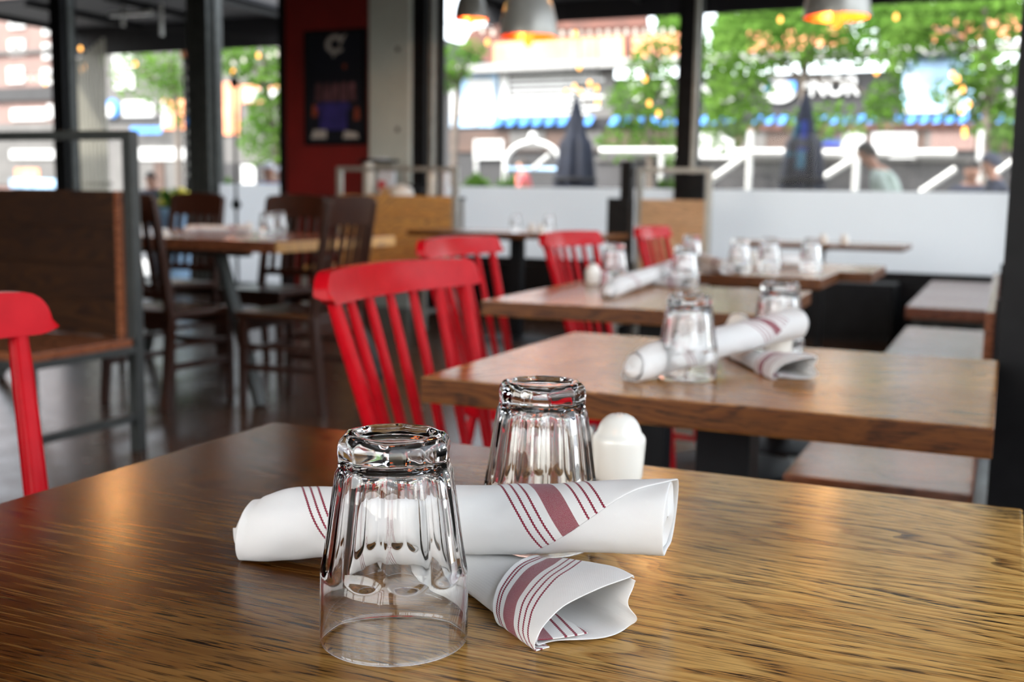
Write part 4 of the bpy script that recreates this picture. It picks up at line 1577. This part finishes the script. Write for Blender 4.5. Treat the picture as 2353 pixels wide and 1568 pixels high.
for k in range(4):
    xx = -hx + .1 + k * (2 * hx - .2) / 3
    box('rafter', 'black', r, xx - .02, xx + .02, -.95, .86, .28, .35)
q = at(283, 30, 10.2)
for px_, y1_ in ((283, 60), (372, 82)):
    q = at(px_, y1_, 10.0)
    MB().tube([(q.x - r.location.x, 10.0 - 10.3, q.z - zc), (q.x - r.location.x, 10.0 - 10.3, q.z - zc + .9)], .022, 8).build('hanging_rod', 'o_rail', r)
q = at(300, 36, 10.0)
box('light_strip', 'o_rail', r, q.x - r.location.x - .3, q.x - r.location.x + .3, -.33, -.27, q.z - zc, q.z - zc + .05)

# slatted screen and vertical sign
q0, q1 = at(168, 430, 10.8), at(252, 430, 10.8)
r = thing('slatted_screen', 'cream vertical slat screen outside the left window', 'screen', ((q0.x + q1.x) / 2, 10.8, -.12))
hw = (q1.x - q0.x) / 2
for k in range(9):
    xx = -hw + (k + .5) * 2 * hw / 9
    zt_ = at(168 + 84 * (k + .5) / 9, 150 - 8 * k, 10.8).z + .12
    box('slat', 'o_cream', r, xx - .018, xx + .018, -.015, .015, 0, zt_, bevel=.003)
box('screen_rail', 'o_grey2', r, -hw, hw, .015, .04, 1.2, 1.25)
q = at(438, 430, 11.5)
r = thing('banner_sign', 'tall dark banner sign with a red head left of the steel post', 'sign', (q.x, 11.5, -.12))
zA = at(438, 100, 11.5).z + .12
box('sign_board', 'o_black', r, -.065, .065, -.02, .02, .3, zA - .17)
box('sign_head', 'o_orange', r, -.09, .09, -.025, .025, zA - .17, zA)
box('sign_foot', 'black', r, -.15, .15, -.1, .1, 0, .3)
for k in range(11):
    zz = zA - .3 - k * .135
    if k == 5:
        box('blue_mark', 'o_blue', r, -.06, .06, -.026, -.02, zz - .05, zz + .05)
    else:
        box('letter_block', 'o_rail', r, -.028, .022 + .01 * (k % 3), -.026, -.02, zz - .036, zz + .03)


# ------------------------------------------------------------------ folded parasols
def parasol(label, apex_px, low_px, Y, band=False):
    a = at(*apex_px, Y)
    l0, l1 = at(low_px[0], low_px[2], Y), at(low_px[1], low_px[2], Y)
    rr = (l1.x - l0.x) / 2
    r = thing('folded_parasol', label, 'parasol', ((l0.x + l1.x) / 2, Y, -.12), 0, 'folded navy parasols on the patio')
    zt_ = a.z + .12
    zl = l0.z + .12
    n = 48
    prof = [(.02, zt_), (.05, zt_ - .12), (rr * .55, zt_ - .45), (rr * .8, (zt_ + zl) / 2 - .05), (rr, zl), (rr * 1.12, zl - .3), (rr * .9, zl - .42)]
    vs, fs = [], []
    for q, z in prof:
        for k in range(n):
            an = 2 * PI * k / n
            e = q * (1 + .16 * math.cos(8 * an))
            vs.append((e * math.cos(an), e * math.sin(an), z))
    for i in range(len(prof) - 1):
        for k in range(n):
            fs.append((i * n + k, i * n + (k + 1) % n, (i + 1) * n + (k + 1) % n, (i + 1) * n + k))
    fs.append(tuple(range(n)))
    fs.append(tuple((len(prof) - 1) * n + k for k in range(n)))
    cv = MB().add(vs, fs).build('canopy', 'o_navy', r, smooth=True, sharp=70)
    if band:
        for mt, a0, a1, z0, z1 in (('o_teal', 3.6, 4.3, zl + .25, zl + .6), ('o_royal', 4.55, 5.2, zl + .3, zl + .62), ('o_teal', 4.5, 5.0, zl + .12, zl + .3)):
            vs, fs = [], []
            for i in range(2):
                z = z1 if i == 0 else z0
                for k in range(9):
                    an = a0 + (a1 - a0) * k / 8
                    e = interp([(-prof[j][1], prof[j][0]) for j in range(len(prof))], -z) * (1 + .16 * math.cos(8 * an)) + .006
                    vs.append((e * math.cos(an), e * math.sin(an), z))
            fs = [(k, k + 1, 9 + k + 1, 9 + k) for k in range(8)]
            MB().add(vs, fs).build('printed_patch', mt, cv)
    MB().tube([(0, 0, 0), (0, 0, zt_ + .05)], .022, 10).build('pole', 'black', r, smooth=True)
    MB().lathe([(0, 0), (.28, 0), (.28, .05), (.06, .09), (.04, .3), (0, .3)], 24).build('base', 'black', r, smooth=True)
    MB().lathe([(rr * .98 + .03, zl - .02), (rr * .98 + .05, zl + .01), (rr * .98 + .03, zl + .04)], 24).build('tie_strap', 'o_black', r, smooth=True)
    MB().lathe([(0, zt_ + .03), (.03, zt_ + .04), (.03, zt_ + .08), (0, zt_ + .1)], 12).build('finial', 'o_rail', r, smooth=True)
    return r


parasol('folded navy parasol outside the middle of the wide window', (1320, 222), (1280, 1362, 415), 12.0)
parasol('folded navy parasol with blue and teal print', (1856, 212), (1798, 1888, 415), 12.0, True)

# ------------------------------------------------------------------ railing, arch, low street wall
r = thing('patio_railing', 'white steel railing with slanted braces outside the right window', 'railing', (at(1960, 430, 13).x, 13, -.12))
o = r.location


def L(px, py, Y=13):
    return at(px, py, Y) - o


for px_, top, w in ((1725, 300, .07), (1970, 342, .075), (2255, 300, .06), (1520, 345, .06), (1095, 320, .05)):
    q = L(px_, top)
    MB().tube([(q.x, 0, 0), (q.x, 0, q.z)], w / 2, 12).build('post', 'o_rail', r, smooth=True)
for (xa_, ya_, xb_, yb_), w in (((1612, 430, 1728, 348), .075), ((1884, 414, 1986, 350), .075), ((2116, 442, 2196, 388), .07), ((2268, 412, 2340, 360), .05), ((1225, 388, 1262, 356), .05)):
    MB().tube([L(xa_, ya_), L(xb_, yb_)], w / 2, 12).build('brace', 'o_rail', r, smooth=True)
for xa_, xb_, y_ in ((1680, 1810, 350), (1882, 1975, 352), (1985, 2195, 352), (1380, 1560, 347)):
    MB().tube([L(xa_, y_), L(xb_, y_)], .04, 12).build('top_rail', 'o_rail', r, smooth=True)
for xa_, xb_, y_ in ((1640, 2270, 540), (1640, 2270, 480)):
    MB().tube([L(xa_, y_), L(xb_, y_)], .02, 10).build('lower_rail', 'o_rail', r, smooth=True)
struct(box('wall_street', 'o_street', None, at(1370, 400, 16).x, 12, 16, 16.3, -.12, at(1900, 372, 16).z), 'low dark parapet across the street')
for k in range(7):
    box('parapet_cap', 'o_grey2', bpy.data.objects['wall_street'], at(1370, 400, 16).x + k * 2.4, at(1370, 400, 16).x + k * 2.4 + 2.38, 15.95, 16.35, at(1900, 372, 16).z, at(1900, 372, 16).z + .05)
q0, q1 = at(1160, 400, 14.5), at(1288, 400, 14.5)
r = thing('steel_arch', 'silver tubular arch outside left of the parasol', 'arch', ((q0.x + q1.x) / 2, 14.5, -.12))
hw = (q1.x - q0.x) / 2
zt_ = at(1224, 326, 14.5).z + .12
za = at(1160, 380, 14.5).z + .12
pts = [(-hw, 0, 0)] + [(hw * math.cos(a), 0, za + (zt_ - za) * math.sin(a)) for a in [PI - PI * k / 14 for k in range(15)]] + [(hw, 0, 0)]
MB().tube(pts, .035, 10).build('arch_tube', 'o_rail', r, smooth=True)
MB().tube([(-hw, 0, za - .05), (hw, 0, za - .05)], .025, 8).build('cross_bar', 'o_paleblue', r, smooth=True)
MB().lathe([(0, zt_ - .02), (.06, zt_ + .0), (.07, zt_ + .06), (.05, zt_ + .12), (0, zt_ + .14)], 16).build('arch_ball', 'o_rail', r, smooth=True)


# ------------------------------------------------------------------ trees
def tree(label, Y, trunk, blobs, n, seed, leaf=.125):
    rnd = random.Random(seed)
    base = at(trunk[0][0], trunk[0][1], Y)
    r = thing('street_tree', label, 'tree', (base.x, Y, -.12), 0, 'young street trees')
    o = Vector(r.location)
    pts = [Vector((0, 0, 0))] + [at(x, y, Y) - o for x, y in trunk[1:]]
    for q in pts[1:]:
        q.y = rnd.uniform(-.1, .1)
    MB().tube(pts, [.07] + [.06 - .035 * k / max(1, len(pts) - 1) for k in range(len(pts) - 1)], 8).build('trunk', 'bark', r, smooth=True)
    for bxp, byp, rx, ry, dens in blobs[:5]:
        q = at(bxp, byp, Y) - o
        s0 = pts[len(pts) // 2]
        MB().tube([s0, s0.lerp(q, .5) + Vector((0, rnd.uniform(-.3, .3), .12)), q], [.03, .02, .008], 6).build('branch', 'bark', r, smooth=True)
    vs, fs = [], []
    tot = sum(b[4] for b in blobs)
    mpp = (at(trunk[0][0] + 100, 300, Y) - at(trunk[0][0], 300, Y)).x / 100
    for bxp, byp, rx, ry, dens in blobs:
        c_ = at(bxp, byp, Y) - o
        for _ in range(int(n * dens / tot)):
            while True:
                u = Vector((rnd.uniform(-1, 1), rnd.uniform(-1, 1), rnd.uniform(-1, 1)))
                if u.length < 1:
                    break
            p = c_ + Vector((u.x * rx * mpp, u.y * min(rx, ry) * mpp * 1.1, u.z * ry * mpp))
            d1 = Vector((rnd.gauss(0, 1), rnd.gauss(0, 1), rnd.gauss(0, .6))).normalized()
            d2 = d1.cross(Vector((rnd.gauss(0, 1), rnd.gauss(0, 1), rnd.gauss(0, 1)))).normalized()
            l_ = leaf * rnd.uniform(.6, 1.2)
            k = len(vs)
            vs += [p - d1 * l_ * .5, p + d2 * l_ * .3, p + d1 * l_ * .5, p - d2 * l_ * .3]
            fs.append((k, k + 1, k + 2, k + 3))
    cr = MB()
    cr.add(vs, fs)
    me = bpy.data.meshes.new('crown')
    me.from_pydata([tuple(v) for v in cr.v], [], cr.f)
    me.materials.append(MAT['leaf'])
    tag(link('crown', me, r), kind='stuff')
    return r


tree('young green tree with forked trunk behind the printed parasol', 15, [(1858, 430), (1850, 300), (1845, 180), (1860, 60)],
     [(1700, 120, 120, 90, 3), (1880, 90, 120, 70, 2.4), (1690, 230, 100, 90, 2.6), (2035, 235, 55, 60, .9), (1800, 40, 140, 50, 1.6), (1980, 80, 90, 80, 1.6), (1900, 280, 110, 50, .8), (1660, 300, 60, 60, .8)], 3000, 1)
tree('slim green tree between the two parasols', 15.5, [(1500, 430), (1490, 330), (1480, 200), (1510, 110)],
     [(1500, 150, 60, 70, 2), (1450, 230, 60, 60, 1.6), (1520, 260, 60, 90, 2.2), (1430, 330, 60, 50, 1.2), (1560, 80, 50, 50, .8), (1540, 350, 50, 40, .7)], 1100, 2)
tree('leafy green tree at the right edge of the window', 14.5, [(2270, 430), (2265, 300), (2275, 150), (2260, 20)],
     [(2180, 60, 90, 70, 1.6), (2270, 150, 90, 90, 2), (2290, 280, 60, 80, 1.6), (2110, 60, 90, 80, 1.4), (2300, 40, 80, 60, 1), (2190, 220, 60, 60, .6), (2060, 130, 60, 60, .8)], 2000, 3)
tree('green tree seen through the narrow window beside the poster', 14, [(650, 430), (640, 330), (620, 220), (610, 130)],
     [(600, 140, 80, 50, 2), (640, 240, 60, 70, 1.8), (610, 320, 60, 60, 1.6), (530, 130, 50, 40, .8), (660, 340, 40, 50, .8)], 1500, 4)
tree('pale green tree behind the vertical banner sign', 17, [(410, 430), (408, 330), (400, 220), (385, 140)],
     [(390, 150, 50, 50, 1.5), (340, 180, 70, 60, 1.5), (410, 220, 40, 60, 1.2), (300, 140, 60, 40, .6)], 1000, 5)
tree('broad distant tree behind the roof in the right window', 34, [(1780, 430), (1780, 200), (1775, 90)],
     [(1740, 60, 110, 60, 3), (1850, 40, 90, 60, 2.4), (1760, 110, 120, 40, 2), (1560, 60, 60, 50, 1.2), (1640, 140, 60, 40, .6)], 2600, 11, .36)
tree('broad distant tree behind the far end of the shop building', 34, [(2150, 430), (2150, 200), (2150, 90)],
     [(2060, 40, 90, 60, 2.4), (2180, 20, 110, 70, 3), (2300, 30, 90, 60, 2), (2120, 110, 120, 50, 2)], 2600, 12, .36)
tree('small green tree behind the concrete pillar', 16, [(1040, 430), (1042, 300), (1048, 200), (1060, 150)],
     [(1050, 140, 50, 40, 1), (1030, 180, 30, 30, 1), (1080, 120, 40, 25, .6)], 400, 6)


def shrub(label, px, py, Y, n, seed):
    rnd = random.Random(seed)
    q = at(px, py, Y)
    r = thing('potted_shrub', label, 'plant', (q.x, Y, -.12), 0, 'potted shrubs on the patio')
    zp = q.z + .12
    MB().lathe([(0, 0), (.14, 0), (.2, zp - .3), (.18, zp - .3), (.13, .05), (0, .05)], 20).build('pot', 'o_grey', r, smooth=True)
    vs, fs = [], []
    for _ in range(n):
        a, e = rnd.uniform(0, 2 * PI), rnd.uniform(-.3, 1.4)
        d = Vector((math.cos(a) * math.cos(e), math.sin(a) * math.cos(e), math.sin(e)))
        b0 = Vector((0, 0, zp - .25)) + d * rnd.uniform(.02, .12)
        l_ = rnd.uniform(.1, .22)
        s_ = d.cross(Vector((0, 0, 1))).normalized() * l_ * .22
        k = len(vs)
        vs += [b0, b0 + d * l_ * .5 + s_, b0 + d * l_, b0 + d * l_ * .5 - s_]
        fs.append((k, k + 1, k + 2, k + 3))
    MB().add(vs, fs).build('foliage', 'leaf', r)
    MB().tube([(0, 0, .05), (0, 0, zp - .2)], .015, 6).build('stem', 'bark', r)
    return r


shrub('bright green potted shrub left of the silver arch', 1095, 398, 11.5, 110, 1)
shrub('bright green potted shrub under the silver arch', 1168, 404, 11.9, 90, 2)
shrub('small potted shrub beside the black booth divider', 1530, 412, 11.5, 70, 3)
shrub('potted shrub next to the grey steel post', 522, 412, 11.3, 70, 4)

# flower planter by the left window
q = at(398, 478, 10.2)
r = thing('flower_planter', 'pale blue planter full of yellow flowers outside the left window', 'planter', (q.x, 10.2, -.12))
zp = q.z + .12
MAT['yellow'] = plain('yellow_petals', (.75, .62, .06), .6, 0, .2, 30)
MB().lathe([(0, 0), (.16, 0), (.22, zp), (.2, zp), (.15, .1), (0, .1)], 20).build('tub', 'o_paleblue', r, smooth=True)
rnd = random.Random(5)
for k in range(16):
    a = rnd.uniform(0, 2 * PI)
    d = rnd.uniform(0, .17)
    MB().lathe([(0, -.03), (.035, -.02), (.05, .01), (.03, .04), (0, .05)], 10, (d * math.cos(a) + .04, d * math.sin(a), zp + .04 + rnd.uniform(0, .16))).build('blossom', 'yellow', r, smooth=True)
vs, fs = [], []
for _ in range(80):
    a, e = rnd.uniform(0, 2 * PI), rnd.uniform(-.2, 1.2)
    d = Vector((math.cos(a) * math.cos(e), math.sin(a) * math.cos(e), math.sin(e)))
    b0 = Vector((0, 0, zp - .02)) + d * .05
    s_ = d.cross(Vector((0, 0, 1))).normalized() * .04
    k = len(vs)
    vs += [b0, b0 + d * .12 + s_, b0 + d * .24, b0 + d * .12 - s_]
    fs.append((k, k + 1, k + 2, k + 3))
MB().add(vs, fs).build('foliage', 'leaf', r)


# ------------------------------------------------------------------ string lights, and lamp reflections built as bulbs
def string(label, Y, cable, bulbs, mat, rad, hang=()):
    a = at(*cable[0], Y)
    r = thing('string_lights', label, 'lights', (a.x, Y, a.z))  # the warm strings stand in for lamp reflections
    o = Vector(r.location)
    MB().tube([at(x, y, Y) - o for x, y in cable], .006, 6).build('cable', 'cord', r)
    for x, y, zz in hang:                        # hangers up to the canopy
        q = at(x, y, Y) - o
        MB().tube([q, (q.x, q.y, zz - o.z)], .005, 6).build('hanger', 'cord', r)
    for x, y in bulbs:
        q = at(x, y, Y) - o
        MB().lathe([(0, -rad * 1.4), (rad * .8, -rad * .8), (rad, 0), (rad * .6, rad), (rad * .3, rad * 1.5), (0, rad * 1.6)], 12, tuple(q)).build('bulb', mat, r, smooth=True)
        # drop cord up to the cable
        for (xa_, ya_), (xb_, yb_) in zip(cable, cable[1:]):
            if min(xa_, xb_) <= x <= max(xa_, xb_):
                yc = ya_ + (yb_ - ya_) * (x - xa_) / (xb_ - xa_)
                top = at(x, yc, Y) - o
                if top.z - q.z > rad * 1.6:
                    MB().tube([top, q + Vector((0, 0, rad * 1.4))], .003, 5).build('drop_cord', 'cord', r)
                break
    return r


string('lamp reflections built as a string of warm bulbs before the menu board', 11.0, [(1100, 60), (1330, 70), (1530, 60)],  # warm strings: pendant reflections in the panes, added as glowing bulbs outside
       [(1120, 97), (1322, 78), (1331, 155), (1301, 212), (1334, 211), (1355, 192), (1371, 203), (1373, 236), (1482, 182), (1492, 238), (1513, 262), (1320, 200)], 'lamp_reflection', .022, [(1135, 61.5, ZCAN1), (1530, 60, ZCAN1)])
string('lamp reflections built as a string of warm bulbs in the right window', 11.0, [(1640, 30), (1800, 40), (2060, 32), (2300, 30)],
       [(1793, 45), (2059, 39), (2014, 166), (2188, 172), (2200, 182), (2212, 206), (2226, 240), (2210, 256), (2216, 300), (2217, 310)], 'lamp_reflection', .022, [(1640, 30, ZCAN1), (2300, 30, ZCAN1)])
string('lamp reflections built as a string of warm bulbs in the left shop windows', 11.0, [(60, 40), (300, 60), (640, 90)],
       [(311, 147), (594, 128), (185, 112), (176, 168), (186, 160), (196, 154), (104, 192), (130, 208), (536, 165)], 'lamp_reflection', .022)
string('string of small white globes across the wide window', 11.1, [(1000, 48), (1130, 66), (1290, 74), (1580, 66)],
       [(1012 + 24 * k, 52 + 4.6 * k) for k in range(6)] + [(1292 + 21 * k, 76 - .4 * k) for k in range(13)], 'white_bulb', .022, [(1290, 74, ZCAN1), (1580, 66, ZCAN1)])
string('string of small white globes across the left windows', 11.1, [(20, 170), (140, 178), (500, 150), (675, 110)],
       [(28 + 14 * k, 180) for k in range(8)] + [(536, 145), (560, 138), (618, 128), (636, 124), (652, 120), (668, 115)], 'white_bulb', .022, [(200, 173.3, ZCAN2), (500, 150, ZCAN2), (675, 110, ZCAN2)])

# ------------------------------------------------------------------ people on the street
MAT['skin'] = plain('skin', (.42, .22, .15), .6, 0, .06)
MAT['hair'] = plain('dark_hair', (.02, .014, .01), .7, 0, .2)
MAT['trousers'] = plain('dark_trousers', (.02, .022, .03), .8, 0, .2)
MAT['shoe'] = plain('black_shoe', (.012, .012, .012), .6)


def person(label, loc, rz, shirt, head_top, lean=0., hat=None, sleeve=True):
    """standing or walking figure facing +X, one skinned body; loc on the ground"""
    H = head_top / 1.76
    J, E, Rr = [], [], []

    def j(p, r, parent=None):
        J.append(p)
        Rr.append(r)
        if parent is not None:
            E.append((parent, len(J) - 1))
        return len(J) - 1

    def lx(z):
        return lean * max(0, z - .95)
    pel = j((0, 0, .95), (.13, .15))
    w = j((lx(1.1), 0, 1.1), (.115, .14), pel)
    ch = j((lx(1.3) - .01, 0, 1.3), (.12, .165), w)
    sh = j((lx(1.43), 0, 1.43), (.085, .14), ch)
    nk = j((lx(1.5) + .01, 0, 1.5), (.052, .052), sh)
    ha = j((lx(1.58) + .03 + lean * .05, 0, 1.575), (.075, .068), nk)
    hb = j((lx(1.66) + .03 + lean * .08, 0, 1.66), (.098, .08), ha)
    j((lx(1.73) + .02 + lean * .08, 0, 1.735), (.06, .055), hb)
    j((lx(1.62) + .135 + lean * .08, 0, 1.625), (.012, .012), j((lx(1.62) + .10 + lean * .08, 0, 1.63), (.03, .022), hb))
    for s_ in (-1, 1):
        j((lx(1.64) + .02, s_ * .088, 1.635), (.016, .012), hb)
        a = j((lx(1.4), s_ * .2, 1.40), (.062, .062), sh)
        b = j((lx(1.15) - .04, s_ * .25, 1.13), (.05, .05), a)
        c_ = j((lx(.95) + .06, s_ * .25, .90), (.035, .035), b)
        h_ = j((lx(.85) + .09, s_ * .245, .83), (.032, .02), c_)
        for k in range(4):
            j((lx(.8) + .10 + (k - 1.5) * .004, s_ * .24, .745 + abs(k - 1.4) * .008), (.009, .009),
              j((lx(.8) + .075 + k * .02, s_ * .245, .79), (.011, .011), h_))
        j((lx(.8) + .15, s_ * .225, .80), (.009, .009), h_)
        hp = j((0, s_ * .09, .88), (.088, .09), pel)
        st = s_ * .13
        kn = j((st + .03, s_ * .1, .5), (.06, .06), hp)
        an = j((st * 1.6 - .03, s_ * .1, .09), (.04, .04), kn)
        j((st * 1.6 + .12, s_ * .1, .035), (.032, .04), an)
    me = bpy.data.meshes.new('person')
    me.from_pydata([(x * H, y * H, z * H) for x, y, z in J], E, [])
    ob = link('person', me)
    bpy.context.view_layer.objects.active = ob
    sk = ob.modifiers.new('skin', 'SKIN')
    if not me.skin_vertices:
        bm = bmesh.new()
        bm.from_mesh(me)
        bm.verts.layers.skin.verify()
        bm.to_mesh(me)
        bm.free()
    for i, d in enumerate(me.skin_vertices[0].data):
        d.radius = (Rr[i][0] * H, Rr[i][1] * H)
        d.use_root = (i == 0)
    sb = ob.modifiers.new('sub', 'SUBSURF')
    sb.levels = sb.render_levels = 2
    bpy.context.view_layer.update()
    me2 = bpy.data.meshes.new_from_object(ob.evaluated_get(bpy.context.evaluated_depsgraph_get()))
    bpy.data.objects.remove(ob)
    me2.name = 'person'
    for m_ in ('skin', shirt, 'trousers', 'shoe'):
        me2.materials.append(MAT[m_])
    for pl in me2.polygons:
        pl.use_smooth = True
        c_ = pl.center / H
        if c_.z < .085:
            pl.material_index = 3
        elif c_.z < .96 and abs(c_.y) < .2:
            pl.material_index = 2
        elif c_.z < 1.475 and (c_.z > .9 if sleeve else (c_.z > 1.18 or abs(c_.y) < .2)):
            pl.material_index = 1
        else:
            pl.material_index = 0
    ob = link('person', me2)
    ob.location = loc
    ob.rotation_euler.z = rz
    hx_ = (lean * .71 + .012 + lean * .08) * H
    hm = MB()
    vs, fs = [], []
    n = 20
    for i in range(8):
        e = PI / 2 * i / 7
        for k in range(n):
            a = 2 * PI * k / n
            cut = 0 if math.cos(a) > .3 else -.05
            vs.append((hx_ + H * (.112 * math.cos(e) * math.cos(a) - .008), H * .093 * math.cos(e) * math.sin(a), H * (1.665 + .105 * math.sin(e) + cut * math.cos(e))))
    for i in range(7):
        for k in range(n):
            fs.append((i * n + k, i * n + (k + 1) % n, (i + 1) * n + (k + 1) % n, (i + 1) * n + k))
    hm.add(vs, fs).build('cap' if hat else 'hair', hat or 'hair', ob, smooth=True)
    if hat:
        MB().lathe([(.0, 1.665 * H), (.1 * H, 1.665 * H), (.1 * H, 1.675 * H), (0, 1.675 * H)], 20, (hx_ + .07 * H, 0, 0)).build('cap_brim', hat, ob, smooth=True)
    return tag(ob, label, 'person')


MAT['mint'] = plain('mint_shirt', (.42, .50, .45), .8, 0, .08)
MAT['dkshirt'] = plain('dark_blue_jacket', (.045, .05, .075), .8, 0, .15)
MAT['bluehood'] = plain('light_blue_jacket', (.20, .32, .62), .8, 0, .1)
MAT['pinkshirt'] = plain('coral_shirt', (.45, .10, .10), .8, 0, .1)
MAT['greycap'] = plain('pale_grey_cap', (.45, .46, .48), .8, 0, .1)


def foot(px, py_head, Y):
    q = at(px, py_head, Y)
    return (q.x, Y, -.12), q.z + .12


l_, h_ = foot(2072, 352, 11.7)
person('person in a mint shirt walking with head bowed behind the railing', l_, PI, 'mint', h_ * 1.07, .42)
l_, h_ = foot(2300, 350, 12.0)
person('person in dark clothes at the right edge of the window', l_, PI, 'dkshirt', h_, .1, 'dkshirt')
l_, h_ = foot(2236, 368, 12.6)
person('person in a dark blue jacket standing beside the right edge', l_, -PI / 2, 'dkshirt', h_, .05)
l_, h_ = foot(620, 372, 11.0)
person('person in a pale cap and light blue jacket outside the narrow window', l_, -PI / 2, 'bluehood', h_, .0, 'greycap')
l_, h_ = foot(650, 380, 11.3)
person('second person in a light blue jacket outside the narrow window', l_, -PI / 3, 'bluehood', h_, .1, 'greycap')
l_, h_ = foot(1203, 362, 20)
person('far person in a coral shirt beneath the silver arch', l_, PI, 'pinkshirt', h_, .0)
l_, h_ = foot(352, 395, 11.5)
person('person in dark clothes behind the flower planter', l_, -PI / 2.5, 'dkshirt', h_, .1)
